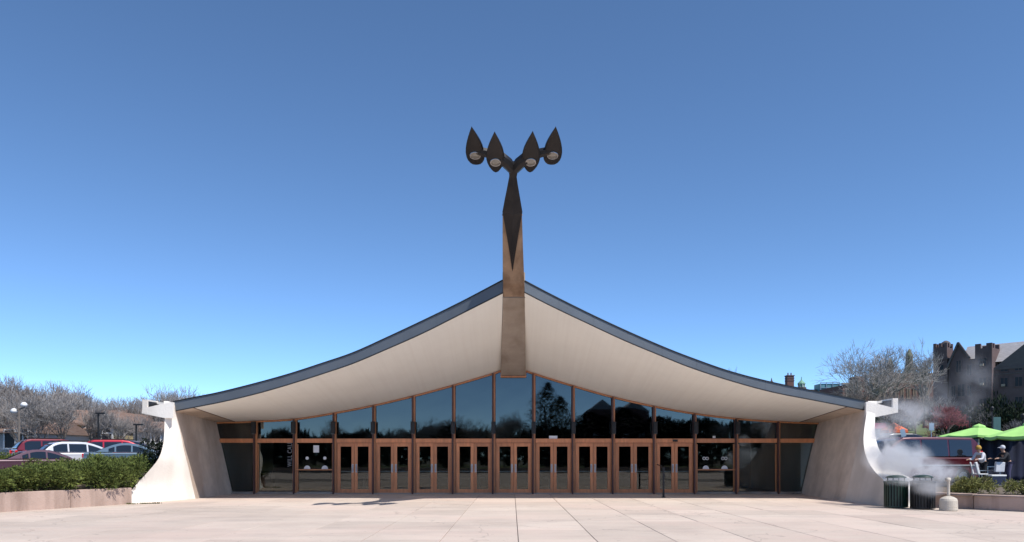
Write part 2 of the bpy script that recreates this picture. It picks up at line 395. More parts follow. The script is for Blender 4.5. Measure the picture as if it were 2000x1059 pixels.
# ================================================================ RINK BUILDING
rink = thing('ice_rink_building', 'ice rink with sweeping upturned roof, white soffit, concrete piers and long timber-framed glass entrance', 'building', (0, 33.4, 0))
def RB(mb, name, m, parent=None, **k):
    o = mb.build(name, m, None, **k)
    o.parent = parent or rink
    o.matrix_parent_inverse = (Matrix.Translation((0, -33.4, 0)))
    return o
YG = 33.4
top_tab = [(338, 784.6), (380, 776), (425.9, 766.8), (494, 750), (562.8, 731), (631, 709), (690, 688.8), (753.7, 660.3), (827, 626), (901, 590), (982, 547.4)]
bot_tab = [(338, 804.5), (376.6, 797), (439.6, 784.6), (508, 768), (576.5, 748), (645, 726), (690, 710.5), (753.7, 683.6), (827, 651), (901, 613.7), (982, 573)]
topR = [(1024.5, 548.6), (1073.6, 574.4), (1147, 611), (1221, 645.5), (1294.6, 677.5), (1345, 697.3), (1424, 725), (1508, 746.8), (1592, 764), (1696, 784.6)]
botR = [(1024.5, 571.8), (1073.6, 597), (1147, 632), (1221, 666.4), (1294.6, 697), (1345, 717.3), (1424, 743.6), (1508, 766.5), (1592, 783), (1696, 803.2)]
head_tab = [(425, 825), (500, 822.5), (577, 818), (654, 806), (731, 791), (808, 773), (886, 752), (964, 729), (978, 724)]
headR = [(1027, 724), (1042, 729), (1119, 753), (1197, 775), (1277, 793), (1356, 807), (1437, 817), (1519, 823), (1597, 826)]
def Yedge(py): return 29.36/(1+.000306*(HZ-py))-.25*max(0, 1-(py-570)/60.0 if py > 570 else 1)
MULL = [500, 577, 654, 731, 808, 886, 964, 1042, 1119, 1197, 1277, 1356, 1437, 1519]
def gx(px): return (px-1000)/F*YG
def gz(py): return EYE+(HZ-py)/F*YG
Z_TR0, Z_TR1 = gz(865.0), gz(857.0)

def edge_curves(side):
    tt, bt, ht = (top_tab, bot_tab, head_tab) if side < 0 else (topR, botR, headR)
    n = 48; T, B, H = [], [], []
    x0, x1 = (338, 982) if side < 0 else (1024.5, 1696)
    h0, h1 = (425, 978) if side < 0 else (1027, 1597)
    for i in range(n+1):
        t = i/n; px = x0+(x1-x0)*t
        pt = smooth_interp(tt, px); pb = smooth_interp(bt, px)
        yb = Yedge(pb); B.append(P(px, pb, yb)); T.append(P(px, pt, yb-.03))
        hx = h0+(h1-h0)*t; H.append(P(hx, smooth_interp(ht, hx), YG))
    return T, B, H
curves = {}
for side in (-1, 1):
    T, B, H = edge_curves(side); curves[side] = (T, B, H)
    n = len(T)-1
    # soffit: ruled from roof edge to window head; the outermost bit is concrete haunch
    k0, k1 = (2, 46) if side > 0 else (2, 46)
    def lerp(a, b, t): return a+(b-a)*t
    fr_s, hd_s = (3, 2) if side < 0 else (3, 3)
    def row(t, shift=0):
        r = []
        for i in range(n+1):
            a = B[i]; h = H[i]
            r.append(lerp(a, h, t)+Vector((0, 0, .004)))
        return r
    rows = [row(t/10) for t in range(11)]
    rng = range(fr_s, n+1) if side < 0 else range(0, n+1-fr_s)
    MBs = MB().grid([[r[i] for i in rng] for r in rows], flip=True)
    RB(MBs, 'soffit', 'soffit', smooth=True)
    rng2 = range(0, fr_s+1) if side < 0 else range(n-fr_s, n+1)
    MBs = MB().grid([[r[i] for i in rng2] for r in rows], flip=True)
    RB(MBs, 'haunch', 'fin_stain', smooth=False)
    # dark groove between haunch and soffit
    ie = fr_s if side < 0 else n-fr_s
    mb = MB(); 
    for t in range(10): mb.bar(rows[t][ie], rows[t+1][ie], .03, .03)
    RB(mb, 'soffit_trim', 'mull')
    # fascia panels
    npan = 10; per = n/npan
    for p in range(npan):
        mb = MB(); a = p*per; b = (p+1)*per; R1 = []; R2 = []; R3 = []; R4 = []
        for q in range(7):
            u = a+.008+(b-a-.016)*q/6; i = min(n-1, int(u)); fr = u-i
            tp = lerp(T[i], T[i+1], fr); bo = lerp(B[i], B[i+1], fr)
            R1.append(tp+Vector((0, 0, -.02))); R2.append(bo+Vector((0, -.03, .03))); R3.append(bo+Vector((0, .15, .03))); R4.append(tp+Vector((0, .15, -.02)))
        mb.grid([R4, R1, R2, R3, R4], flip=False)
        RB(mb, 'fascia_panel', 'fascia', smooth=False)
    mb = MB()
    for i in range(n):
        mb.bar(T[i]+Vector((0, .02, .0)), T[i+1]+Vector((0, .02, .0)), .10, .03)
    RB(mb, 'roof_edge_trim', 'black_trim')
    mb = MB()
    for i in range(n):
        mb.bar(B[i]+Vector((0, -.01, .01)), B[i+1]+Vector((0, -.01, .01)), .06, .024)
    RB(mb, 'drip_edge', 'black_trim')
    # roof shell
    rows = [[p+Vector((0, .1, .0)) for p in T], [Vector((h.x, YG, max(h.z+.35, 0))) for h in H],
            [Vector((h.x, 45, h.z+.45)) for h in H], [Vector((h.x, 62, h.z+.5)) for h in H]]
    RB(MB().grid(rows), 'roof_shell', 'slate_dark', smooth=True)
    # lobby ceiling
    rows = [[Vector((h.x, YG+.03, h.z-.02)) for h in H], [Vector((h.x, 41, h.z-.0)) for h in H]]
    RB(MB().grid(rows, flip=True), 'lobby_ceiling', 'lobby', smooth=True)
    # window head trim
    mb = MB()
    for i in range(n): mb.bar(H[i]+Vector((0, -.06, -.035)), H[i+1]+Vector((0, -.06, -.035)), .12, .06)
    RB(mb, 'window_head', 'mull_light')
    # side walls going back
    RB(MB().box((side*12.95, 48.2, 1.7), (.5, 28.6, 3.5)), 'side_wall', 'fin')

# lobby room
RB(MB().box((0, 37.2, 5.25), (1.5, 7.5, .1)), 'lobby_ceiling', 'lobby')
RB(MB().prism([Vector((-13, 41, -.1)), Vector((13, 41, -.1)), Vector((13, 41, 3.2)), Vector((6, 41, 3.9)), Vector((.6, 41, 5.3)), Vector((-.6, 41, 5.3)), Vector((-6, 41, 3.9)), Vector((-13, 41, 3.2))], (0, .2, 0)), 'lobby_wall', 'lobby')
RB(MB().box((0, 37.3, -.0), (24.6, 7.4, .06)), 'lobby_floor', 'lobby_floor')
RB(MB().box((0, YG, .02), (24.3, .30, .07)), 'threshold', 'beam')
# pale shelf and benches faintly seen inside
for x in (-4.6, 4.8): RB(MB().box((x, 39.2, .55), (6.4, .5, .08)).box((x-2.9, 39.2, .27), (.1, .4, .5)).box((x+2.9, 39.2, .27), (.1, .4, .5)), 'lobby_bench', 'limestone')
for zz in (gz(745), gz(762)): RB(MB().lathe((-.05, 36.5, zz+.35), [(.02, .06), (.2, .03), (.22, 0), (.02, -.02)], 16), 'lobby_light', 'white')

# concrete piers with gutter arms
def pier(side):
    if side < 0:
        Ain = [(0, -12.12, 33.6), (3.5, -12.85, 33.6)]
        Bin = [(0, -12.2, 29.7), (3.6, -12.47, 28.45)]
        Cin = [(0, -12.12, 26.6), (.28, -12.12, 26.65), (.65, -12.15, 27.0), (1.08, -12.2, 27.4), (1.52, -12.26, 27.75), (1.98, -12.31, 28.05), (2.4, -12.36, 28.25), (3.05, -12.4, 28.3), (3.66, -12.45, 28.3)]
        Cout = [(0, -13.07, 26.2), (.28, -13.14, 26.4), (.65, -13.06, 26.8), (1.08, -12.85, 27.2), (1.52, -12.68, 27.6), (1.98, -12.69, 28.0), (2.4, -12.73, 28.2), (3.05, -12.75, 28.3), (3.66, -12.78, 28.3)]
    else:
        Ain = [(0, 12.55, 33.6), (3.5, 13.3, 33.6)]
        Bin = [(0, 12.1, 28.0), (3.6, 13.08, 28.45)]
        Cin = [(0, 12.02, 24.85), (.86, 12.2, 25.3), (1.04, 12.3, 26.0), (1.4, 12.4, 26.75), (1.78, 12.5, 27.3), (2.28, 12.66, 27.75), (3.3, 13.0, 28.25), (3.66, 13.08, 28.3)]
        Cout = [(0, 13.2, 24.9), (.86, 13.25, 25.4), (1.04, 13.15, 26.0), (1.4, 13.1, 26.75), (1.78, 13.05, 27.3), (2.28, 13.1, 27.75), (3.05, 13.28, 28.2), (3.66, 13.40, 28.3)]
    def at(tab, z):
        return Vector((smooth_interp([(a, b) for a, b, c in tab], z), smooth_interp([(a, c) for a, b, c in tab], z), z))
    rows = []; nz_ = 26
    for k in range(nz_+1):
        z = 3.66*k/nz_
        A = at(Ain, min(z, 3.5)); A.z = z*(3.34/3.66)
        Bp = at(Bin, z); Bp.z = z*(3.5/3.66)
        C = at(Cin, z); D = at(Cout, z)
        sg = side
        E = Vector((D.x+sg*.0, 29.6, z)); Fp = Vector((A.x+sg*.5, 33.6, A.z))
        wob = lambda v, q=.012: v+Vector((noise.noise(v*1.3), noise.noise(v*1.3+Vector((9, 0, 0))), 0))*q
        seg = []
        if side < 0:
            C = Bp.lerp(Vector((D.x, D.y, Bp.z)), .55); C.z = z
        ring = [A, Bp, C, D, E, Fp]
        for i in range(6):
            a = ring[i]; b = ring[(i+1) % 6]; m = {0: 8, 1: 5, 2: 4, 3: 3, 4: 3, 5: 1}[i]
            for q in range(m): seg.append(wob(a+(b-a)*(q/m), .0 if i == 5 else .012))
        rows.append(seg)
    mb = MB().grid(rows, closed=True, flip=(side > 0))
    n = len(rows[0]); o = len(mb.v)-n
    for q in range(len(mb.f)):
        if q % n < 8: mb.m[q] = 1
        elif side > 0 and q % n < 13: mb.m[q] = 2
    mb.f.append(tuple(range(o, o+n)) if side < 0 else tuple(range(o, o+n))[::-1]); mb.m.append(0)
    pr = RB(mb, 'concrete_pier', ['fin', 'fin_stain', 'fin_shaded'], autos=32)
    # gutter arm
    Yf = 28.24; mb = MB()
    if side < 0:
        poly = [P(331, 785.5, Yf), P(287, 796, Yf), P(278, 796, Yf), P(276.8, 807.5, Yf), P(323, 817, Yf), P(338, 817, Yf), P(338, 786, Yf)]
        ex = (278, 287.3); bk = [P(278, 780.5, 29.0), P(330, 788, 29.0), P(330, 806, 29.0), P(278, 806, 29.0)]
        topy = 780.5
    else:
        poly = [P(1697, 784.4, Yf), P(1744, 796.6, Yf), P(1754, 796.6, Yf), P(1754, 806, Yf), P(1706.5, 815.5, Yf), P(1691, 815.5, Yf), P(1692, 786, Yf)]
        ex = (1744, 1754); bk = [P(1744, 779, 29.0), P(1700, 786, 29.0), P(1700, 806, 29.0), P(1744, 806, 29.0)]
        topy = 778
    mb.prism(poly, (0, .12, 0))
    a = P(ex[0], topy, Yf-.003); b = P(ex[1], 807 if side < 0 else 806, Yf-.003)
    mb.box(((a.x+b.x)/2, Yf+.44, (a.z+b.z)/2), (abs(b.x-a.x), .89, abs(a.z-b.z)))
    mb.prism(bk, (0, .1, 0))
    xa = P(ex[0], 800, Yf).x; xb = -12.5 if side < 0 else 13.15
    mb.box(((xa+xb)/2, Yf+.45, 3.34), (abs(xa-xb), .64, .08))
    RB(mb, 'gutter_arm', 'fin', parent=None)
    lo = Vector((0, -.012, -.09))  # thin black sheets cover the back plate, floor and end inside the arm
    q_ = [p.copy() for p in bk]; RB(MB().prism([q_[0]+lo, q_[1]+lo, q_[2]+Vector((0, -.012, 0)), q_[3]+Vector((0, -.012, 0))], (0, .008, 0)), 'gutter_black_sheet', 'black_trim')
    mb = MB().box(((xa+xb)/2, Yf+.45, 3.42), (abs(xa-xb)-.04, .62, .05)); RB(mb, 'gutter_black_sheet', 'black_trim')
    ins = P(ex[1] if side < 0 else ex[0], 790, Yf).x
    RB(MB().box((ins-side*.006, Yf+.46, (3.4+P(0, topy+3, Yf).z)/2), (.008, .72, P(0, topy+3, Yf).z-3.4)), 'gutter_black_sheet', 'black_trim')
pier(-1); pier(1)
for sd_, xo in ((-1, 12.95), (1, 13.3)): RB(MB().box((sd_*xo, 45.6, 3.56), (1.1, 32.8, .12)), 'eaves_gutter', 'black_trim')

# spine beam: lofted underside path, continuing up beyond the roof edge
def beam_sec(px0, px1, py, Y, dep):
    a = P(px0, py, Y); b = P(px1, py, Y)
    return a, b, dep
secs = [(978, 1027, 735, 33.40, .9), (979, 1026.5, 694, 31.4, .9), (980.5, 1026, 650, 29.5, .9), (981.5, 1025.3, 612, 28.0, .95), (982.2, 1025, 581, 26.8, 1.0),
        (982, 1024.5, 555, 26.0, .9), (981.4, 1023.5, 525, 25.3, .8), (981.2, 1022, 485, 24.5, .65), (981, 1021, 450, 23.9, .5), (981, 1020, 421, 23.45, .4)]
def loft_beam(ss, name):
    rows = []
    for x0, x1, py, Y, dep in ss:
        a = P(x0, py, Y); b = P(x1, py, Y); up = Vector((0, .35, .94))*dep
        c = Vector((0, 0, .0))
        tw_ = (b-a)*(.12 if name == 'spine_tip' else 0)
        rows.append([a, b, b+up-tw_, a+up+tw_])
    mb = MB().grid(rows, closed=True)
    mb.f.append((0, 1, 2, 3)[::1]); mb.m.append(0)
    o = len(mb.v)-4; mb.f.append((o+3, o+2, o+1, o)); mb.m.append(0)
    return RB(mb, name, 'rust_beam' if name == 'spine_tip' else 'beam', bevel=.015)
loft_beam(secs[:5], 'spine_beam')
s5 = [(x0+.4, x1-.4, py-.6 if i else py-1.5, Y-.015, (2.9, 2.4, 1.7, .8, .42, .3)[i]) for i, (x0, x1, py, Y, d) in enumerate(secs[4:])]
loft_beam(s5, 'spine_tip')
RB(MB().bar(P(978, 736, 33.3), P(1027, 736, 33.3), .06, .07).bar(P(978.5, 724, 33.3), P(978.5, 737, 33.3), .04, .05).bar(P(1027, 724, 33.3), P(1027, 737, 33.3), .04, .05), 'beam_end_trim', 'mull_light')

# glazing: mullions, transom bar, panes
def head_z(px):
    if px <= 978: return gz(smooth_interp(head_tab, px))
    if px >= 1027: return gz(smooth_interp(headR, px))
    return gz(735)
for px in MULL:
    x = gx(px); z = head_z(px)-.03
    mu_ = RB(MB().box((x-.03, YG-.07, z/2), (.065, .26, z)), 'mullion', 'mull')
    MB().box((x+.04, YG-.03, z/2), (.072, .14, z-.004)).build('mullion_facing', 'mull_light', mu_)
EDGE = [430]+MULL+[1592]
inner_l = lambda z: -12.12-.73*z/3.3
inner_r = lambda z: 12.55+.75*z/3.3
for i in range(len(EDGE)-1):
    a, b = EDGE[i], EDGE[i+1]
    xa = gx(a)+.09; xb = gx(b)-.07
    if i == 0: xa = inner_l(Z_TR1)
    if i == len(EDGE)-2: xb = inner_r(Z_TR1)
    # transom bar
    RB(MB().box(((xa+xb)/2, YG-.03, (Z_TR0+Z_TR1)/2), (xb-xa, .15, Z_TR1-Z_TR0)), 'transom_bar', 'wood')
    # upper pane
    pts = []
    xA, xB = xa, xb
    if i == 0: low = (inner_l(Z_TR1), xb); xA = inner_l(3.08)
    elif i == len(EDGE)-2: low = (xa, inner_r(Z_TR1)); xB = inner_r(3.08)
    else: low = (xa, xb)
    m = 6
    if i == 7: top = [Vector((xb, YG, gz(729.5)-.05)), Vector((gx(1027.5), YG, gz(725)-.05)), Vector((gx(1027.5), YG, gz(736))), Vector((gx(978), YG, gz(736))), Vector((gx(978), YG, gz(725)-.05)), Vector((xa, YG, gz(729.5)-.05))]
    else: top = [Vector((xB+(xA-xB)*q/m, YG, head_z((xB+(xA-xB)*q/m)/YG*F+1000)-.05)) for q in range(m+1)]
    poly = [Vector((low[0], YG, Z_TR1)), Vector((low[1], YG, Z_TR1))]+top
    RB(MB().prism(poly, (0, .012, 0)), 'transom_pane', 'tglass')

# doors
def door(x0, x1, hinge_left, exitbar=False):
    z0, z1 = .06, Z_TR0-.012
    st = .125; mb = MB()
    mb.box((x0+st/2, YG-.03, (z0+z1)/2), (st, .06, z1-z0)).box((x1-st/2, YG-.03, (z0+z1)/2), (st, .06, z1-z0))
    mb.box(((x0+x1)/2, YG-.03, z1-.075), (x1-x0-2*st, .056, .15)).box(((x0+x1)/2, YG-.03, z0+.075), (x1-x0-2*st, .056, .15))
    d = RB(mb, 'door', 'wood')
    p = MB().box(((x0+x1)/2, YG-.02, (z0+z1)/2), (x1-x0-2*st, .012, z1-z0-.30)).build('pane', 'glass', d); p.matrix_parent_inverse = Matrix.Translation((0, -33.4, 0)) if False else Matrix.Identity(4)
    hx = x1-.075 if hinge_left else x0+.075
    hb = MB().box((hx, YG-.064, 1.12), (.075, .008, .36)).tube([(hx, YG-.07, .98), (hx, YG-.13, 1.0), (hx, YG-.13, 1.24), (hx, YG-.07, 1.26)], .014, 6)
    hb.build('handle', 'steel', d)
    MB().bar((x0+st, YG+.05, .98), (x1-st, YG+.05, .98), .035, .04).build('panic_bar', 'white', d)
    return d
for i in range(2, 11):
    xa = gx(MULL[i])+.09; xb = gx(MULL[i+1])-.07; mid = (xa+xb)/2
    j = .035
    for xj in (xa+j/2+.001, xb-j/2-.001): RB(MB().box((xj, YG-.02, Z_TR0/2), (j, .13, Z_TR0)), 'door_jamb', 'mull_light')
    door(xa+j+.006, mid-.006, True); door(mid+.006, xb-j-.006, False)

# fixed side windows
for i in (0, 1, 2, 12, 13, 14):
    a, b = EDGE[i], EDGE[i+1]
    xa = gx(a)+.09; xb = gx(b)-.07; xa2, xb2 = xa, xb
    if i == 0: xa, xa2 = inner_l(0), inner_l(Z_TR0)
    if i == 14: xb, xb2 = inner_r(0), inner_r(Z_TR0)
    poly = [Vector((xa, YG, .1)), Vector((xb, YG, .1)), Vector((xb2, YG, Z_TR0)), Vector((xa2, YG, Z_TR0))]
    RB(MB().prism(poly, (0, .012, 0)), 'window_pane', 'glass')
    RB(MB().box(((xa+xb)/2, YG-.02, .075), (abs(xb-xa), .12, .06)), 'window_sill', 'beam')
    if 0 < i < 14:
        for xj in (xa+.02, xb-.02): RB(MB().box((xj, YG-.01, Z_TR0/2), (.04, .1, Z_TR0-.12)), 'window_frame', 'mull_light')
    if i in (2, 12):
        zs = gz(917.5)
        RB(MB().box(((xa+xb)/2, YG-.05, zs), (xb-xa, .22, .045)), 'ticket_ledge', 'mull_light')
        RB(MB().box(((xa+xb)/2, YG+.05, (zs+.1)/2), (xb-xa-.1, .03, zs-.15)), 'ticket_panel', 'lobby')
        cxs = (600, 634.5) if i == 2 else (1378.5, 1415)
        for c in cxs:
            x = gx(c)
            pts = [Vector((x+.14*math.cos(math.pi*q/12), YG-.01, zs+.03+.15*math.sin(math.pi*q/12))) for q in range(13)]
            RB(MB().prism(pts, (0, .006, 0)), 'ticket_opening', 'white')
            if i == 2:
                pts = [Vector((x+.07*math.cos(math.pi*q/8), YG-.01, gz(895)+.07*math.sin(math.pi*q/8))) for q in range(16)]
                RB(MB().prism(pts, (0, .006, 0)), 'speak_hole', 'white')
            else:
                for dx in (-.075, .055):
                    mb = MB(); rr = [[], []]
                    for q in range(16):
                        an = 2*math.pi*q/16
                        rr[0].append((x+dx+.07*math.cos(an), YG-.012, gz(895.5)+.07*math.sin(an))); rr[1].append((x+dx+.045*math.cos(an), YG-.012, gz(895.5)+.045*math.sin(an)))
                    mb.grid(rr, closed=True, flip=True); RB(mb, 'speak_hole', 'white')
        if i == 2:
            a_ = P(612, 870, YG-.02); b_ = P(623, 884, YG-.02)
            RB(MB().box(((a_.x+b_.x)/2, YG-.012, (a_.z+b_.z)/2), (b_.x-a_.x, .004, a_.z-b_.z)), 'paper_notice', 'white')
RB(MB().box((gx(1080.5), YG-.012, gz(854.3)), (.36, .006, .13)), 'window_sticker', 'white')
RB(MB().box((gx(1396), YG-.012, gz(853.8)), (.05, .006, .1)).box((gx(1393), YG-.012, gz(853.8)), (.05, .006, .1)), 'window_sticker', 'white')
RB(MB().box((gx(1317.5), YG-.14, gz(861)), (.2, .08, .09)), 'door_sensor', 'iron')
# WILL CALL lettering reading upwards
tx = bpy.data.curves.new('will_call_lettering', 'FONT'); tx.body = "WILL CALL"; tx.size = .28; tx.extrude = .002; tx.space_character = 1.12; tx.offset = .004
tx.materials.append(M['letter'])
to = bpy.data.objects.new('will_call_lettering', tx); COL.objects.link(to); to.parent = rink
to.location = (gx(570.5), -.03, gz(911.5)); to.rotation_euler = (R(90), R(-90), 0); to.scale = (.72, 1.0, 1)
_dg = bpy.context.evaluated_depsgraph_get(); _me = bpy.data.meshes.new_from_object(to.evaluated_get(_dg)); _t2 = bpy.data.objects.new('lettering', _me); COL.objects.link(_t2)
_t2.parent = rink; _t2.location = to.location; _t2.rotation_euler = to.rotation_euler; _t2.scale = to.scale; bpy.data.objects.remove(to)
# interior black cabinet
tb = MB().box((0, 0, .45), (.58, .5, .86)).box((0, 0, .9), (.64, .56, .05))
tb.build('lobby_bin', 'iron', loc=(gx(520)*34.2/33.4, 34.2, .03), label='black waste bin standing just inside the glass beside the will call lettering', category='bin')

# ---------------------------------------------------------------- wall lights on the mullions
def sconce(i, px):
    x = gx(px); z = gz(836.5); Y = YG-.34
    names = ['beside the far end ticket bay', '']
    t = thing('wall_light', SC_LABEL[i], 'wall light', (x, YG-.2, z-.27), 0, 'black wall lights on the glazing mullions')
    MB().box((0, -.13, .27), (.17, .17, .5)).box((0, -.13, .53), (.19, .19, .02)).build('lamp_housing', 'iron', t, bevel=.01)
    MB().box((0, -.13, .012), (.12, .12, .012)).build('lamp_glass', 'lens', t)
    MB().box((0, .03, .27), (.05, .17, .08)).build('bracket', 'iron', t)
    return t
SC_LABEL = ['black box wall light on the mullion at the outer side of the WILL CALL pane',
 'black wall light between the WILL CALL pane and the window with the paper notice',
 'black box wall light between the ticket window with the notice and the first doors',
 'black wall light between first and second door pairs counted from the WILL CALL pane',
 'black wall light between second and third door pairs counted from the WILL CALL pane',
 'black wall light between third and fourth door pairs counted from the WILL CALL pane',
 'black box wall light on the mullion under the spine beam, on the WILL CALL side',
 'black box wall light on the mullion under the spine beam, beside the white transom sticker',
 'black box wall light one mullion beyond the white transom sticker, away from the beam',
 'black wall light two mullions toward the beam from the black rail post',
 'black box wall light behind and just above the black rail post',
 'black box wall light between the last doors and the ticket window with ring holes',
 'black wall light on the mullion just outward of the ring-holed ticket window']
for i, px in enumerate(MULL[:13]): sconce(i, px)

# rail post
b = P(1296, 972, 30.5)
t = thing('rail_post', 'slim black handrail post with bent arm standing before the last doors', 'post', (b.x, b.y, 0))
MB().box((0, 0, .6), (.07, .07, 1.2)).box((0, 0, .02), (.14, .14, .03)).build('post', 'iron', t)
MB().tube([(0, 0, 1.18), (-.05, .25, 1.26), (-.1, .8, 1.3)], .022, 6).build('grab_arm', 'iron', t)

# ================================================================ LIGHT SCULPTURE ON THE SPINE
ls0 = P(1001, 421, 23.45)
ls = thing('light_sculpture', 'dark bronze forked light mast with four leaf-shaped lamp heads on the roof spine', 'lamp', tuple(ls0))
def LS(mb, name, m, parent=None, **k):
    o = mb.build(name, m, None, **k); o.parent = parent or ls
    if parent is None: o.matrix_parent_inverse = Matrix.Translation(-ls0)
    return o
def casing(ss):
    rows = []
    for cx, hw, py, Y, keel, dep in ss:
        c = P(cx, py, Y); h = hw/F*Y
        nd = Vector((0, -.55, -.83)); up = -nd
        rows.append([c+Vector((-h, 0, 0)), c+nd*keel, c+Vector((h, 0, 0)), c+Vector((h*.8, 0, 0))+up*dep, c+Vector((-h*.8, 0, 0))+up*dep])
    mb = MB().grid(rows, closed=True)
    o = len(mb.v)-5; mb.f.append((0, 1, 2, 3, 4)); mb.m.append(0); mb.f.append((o+4, o+3, o+2, o+1, o)); mb.m.append(0)
    return mb
LS(casing([(1001, .4, 529, 25.30, .03, .1), (1001, 6, 492, 24.58, .07, .1), (1001, 13, 450, 23.80, .13, .12), (1000.8, 19.6, 414, 23.2, .16, .4),
           (1001, 15, 388, 22.9, .14, .35), (1001.5, 10, 362, 22.5, .10, .3), (1002, 7.2, 346, 22.3, .06, .26), (1002.5, 8.5, 336, 22.15, .05, .26), (1002.5, 12, 326, 22.05, .04, .22), (1002.5, 13, 319, 21.98, .02, .1)]), 'mast_casing', 'copper')
def arm(sg):
    pts = [P(1003+sg*2, 332, 22.15), P(1003+sg*12, 319, 22.0), P(1003+sg*24, 309, 21.9), P(1003+sg*36, 303, 21.85), P(1003+sg*60, 297, 21.8), P(1003+sg*82, 291, 21.75)]
    return MB().tube(pts, [.13, .17, .17, .15, .13, .09], 8, flat=1.0)
for sg in (-1, 1): LS(arm(sg), 'arm', 'copper', autos=40)
def pod(tip, tail, hwpx, blunt):
    tp = P(tip[0], tip[1], 20.75); tl = P(tail[0], tail[1], 22.35)
    ax = tp-tl; L = ax.length; a = ax/L; s = Vector((1, 0, 0)); s = (s-a*s.dot(a)).normalized(); nn = a.cross(s)
    if nn.z > 0: nn = -nn      # downwards
    hw = hwpx/F*21.6
    prof = [(0, .02), (.03, .30), (.08, .50), (.15, .72), (.24, .90), (.34, 1), (.45, .99), (.56, .88), (.68, .68), (.8, .44), (.9, .22), (.97, .07), (1, .01)]
    if blunt: prof = [(0, .08), (.02, .45), (.06, .68), (.13, .88), (.22, .98), (.34, 1), (.46, .92), (.58, .78), (.7, .58), (.82, .36), (.92, .16), (.98, .04), (1, .01)]
    rows = []
    for t, wd in prof:
        c = tl+a*(L*t); r = []
        for k in range(16):
            an = 2*math.pi*k/16; xx = math.cos(an)*hw*wd; yy = math.sin(an)
            dn = .05*yy if yy > 0 else .30*yy
            r.append(c+s*xx+nn*(dn*wd))
        rows.append(r)
    mb = MB().grid(rows, closed=True)
    po = LS(mb, 'lamp_head', 'copper', autos=50)
    c = tl+a*(L*.30)+nn*.053
    ring = [[c+s*math.cos(q*math.pi/10)*r*hw+a*math.sin(q*math.pi/10)*r*hw*1.05+nn*dz for q in range(20)] for r, dz in ((.60, 0), (.58, .02), (.50, .02), (.48, .0))]
    rm = MB().grid(ring, closed=True).build('lens_rim', 'steel', po)
    dm = [[c+s*math.cos(q*math.pi/10)*r*hw+a*math.sin(q*math.pi/10)*r*hw*1.05+nn*dz for q in range(20)] for r, dz in ((.52, .004), (.36, .018), (.16, .026), (.01, .028))]
    MB().grid(dm, closed=True).build('lens', 'lens', po, smooth=True)
pod((921, 247), (931, 322), 18.5, True); pod((966, 257), (968.5, 337), 18, False)
pod((1040.5, 256), (1035, 337), 18, False); pod((1085.5, 247), (1077, 322), 18.5, True)

# ================================================================ PLANTER WALLS
def planter(name, pts, h0, h1, th, outward, label, m):
    t = thing(name, label, 'wall', (pts[0][0], pts[0][1], 0))
    mb = MB(); 
    for (a, b) in zip(pts, pts[1:]):
        a3 = Vector((a[0], a[1], 0)); b3 = Vector((b[0], b[1], 0)); d = (b3-a3).normalized(); nrm = Vector((d.y, -d.x, 0))*outward
        L = (b3-a3).length; npan = max(1, round(L/1.9)); 
        for k in range(npan):
            p = a3+d*(L*k/npan+.006)-Vector((pts[0][0], pts[0][1], 0)); q = a3+d*(L*(k+1)/npan-.006)-Vector((pts[0][0], pts[0][1], 0))
            z = h0+(h1-h0)*k/npan
            MB().prism([p+Vector((0, 0, -.05)), q+Vector((0, 0, -.05)), q+nrm*th+Vector((0, 0, -.05)), p+nrm*th+Vector((0, 0, -.05))], (0, 0, z+.05)).build('wall_block', m, t, bevel=.015)
    return t
planter('planter_wall', [(-12.98, 26.32), (-14.85, 22.3), (-19, 13.2), (-24, 2)], .555, .57, .35, 1, 'low pinkish concrete planter wall in sun below the juniper hedge', 'wall_pink')
planter('planter_wall', [(13.15, 24.85), (15.1, 22.35), (19, 15.5), (26, 3)], .47, .45, .35, -1, 'low shaded concrete planter wall behind the ash urn and trash cans', 'wall_pink')

# ================================================================ TRASH CANS, ASH URN
def can(label, x, y, hg, gm='green_iron'):
    t = thing('trash_can', label, 'trash can', (x, y, 0), 0, 'slatted metal trash cans beside the pier')
    MB().lathe((0, 0, 0), [(.28, .05), (.31, .08), (.315, hg-.08), (.28, hg-.06)], 24).build('liner', 'iron', t)
    n = 26
    sm = MB().box((0, 0, (hg+.02)/2), (.045, .014, hg-.08)); 
    base = sm.build('slat', gm, t)
    for k in range(n):
        a = 2*math.pi*k/n
        o = base if k == 0 else base.copy()
        if k: COL.objects.link(o); o.parent = t
        o.location = (.342*math.sin(a), -.342*math.cos(a), 0); o.rotation_euler = (0, 0, a)
    MB().lathe((0, 0, 0), [(.335, .03), (.352, .03), (.352, .07), (.335, .07)], 28).lathe((0, 0, hg-.06), [(.33, 0), (.36, 0), (.36, .05), (.28, .07)], 28).build('rim', gm, t)
    MB().lathe((0, 0, hg+.1), [(.30, 0), (.29, .03), (.2, .07), (.02, .09)], 24).build('lid', 'green_iron', t, smooth=True)
    for k in range(4):
        a = math.pi/4+k*math.pi/2; MB().box((.25*math.cos(a), .25*math.sin(a), hg+.05), (.03, .02, .14), rz=a).build('lid_post', gm, t)
c1 = P(1750, 991, 24.25); can('dark green slatted trash can against the concrete pier, farther from the ash urn', c1.x, 24.25, .85)
c2 = P(1802, 994, 23.7); can('dark slatted trash can between the other can and the ash urn, under thick steam', c2.x, 23.7, .87, 'iron')
u = P(1852.5, 997, 23.0)
t = thing('ash_urn', 'beige ash urn with heavy round base and slim upright neck by the planter wall', 'ashtray', (u.x, 23.0, 0))
MB().lathe((0, 0, 0), [(.235, 0), (.25, .02), (.25, .09), (.243, .1), (.25, .11), (.245, .30), (.225, .36), (.15, .41), (.055, .44)], 28).build('base', 'stonewhite', t, smooth=False)
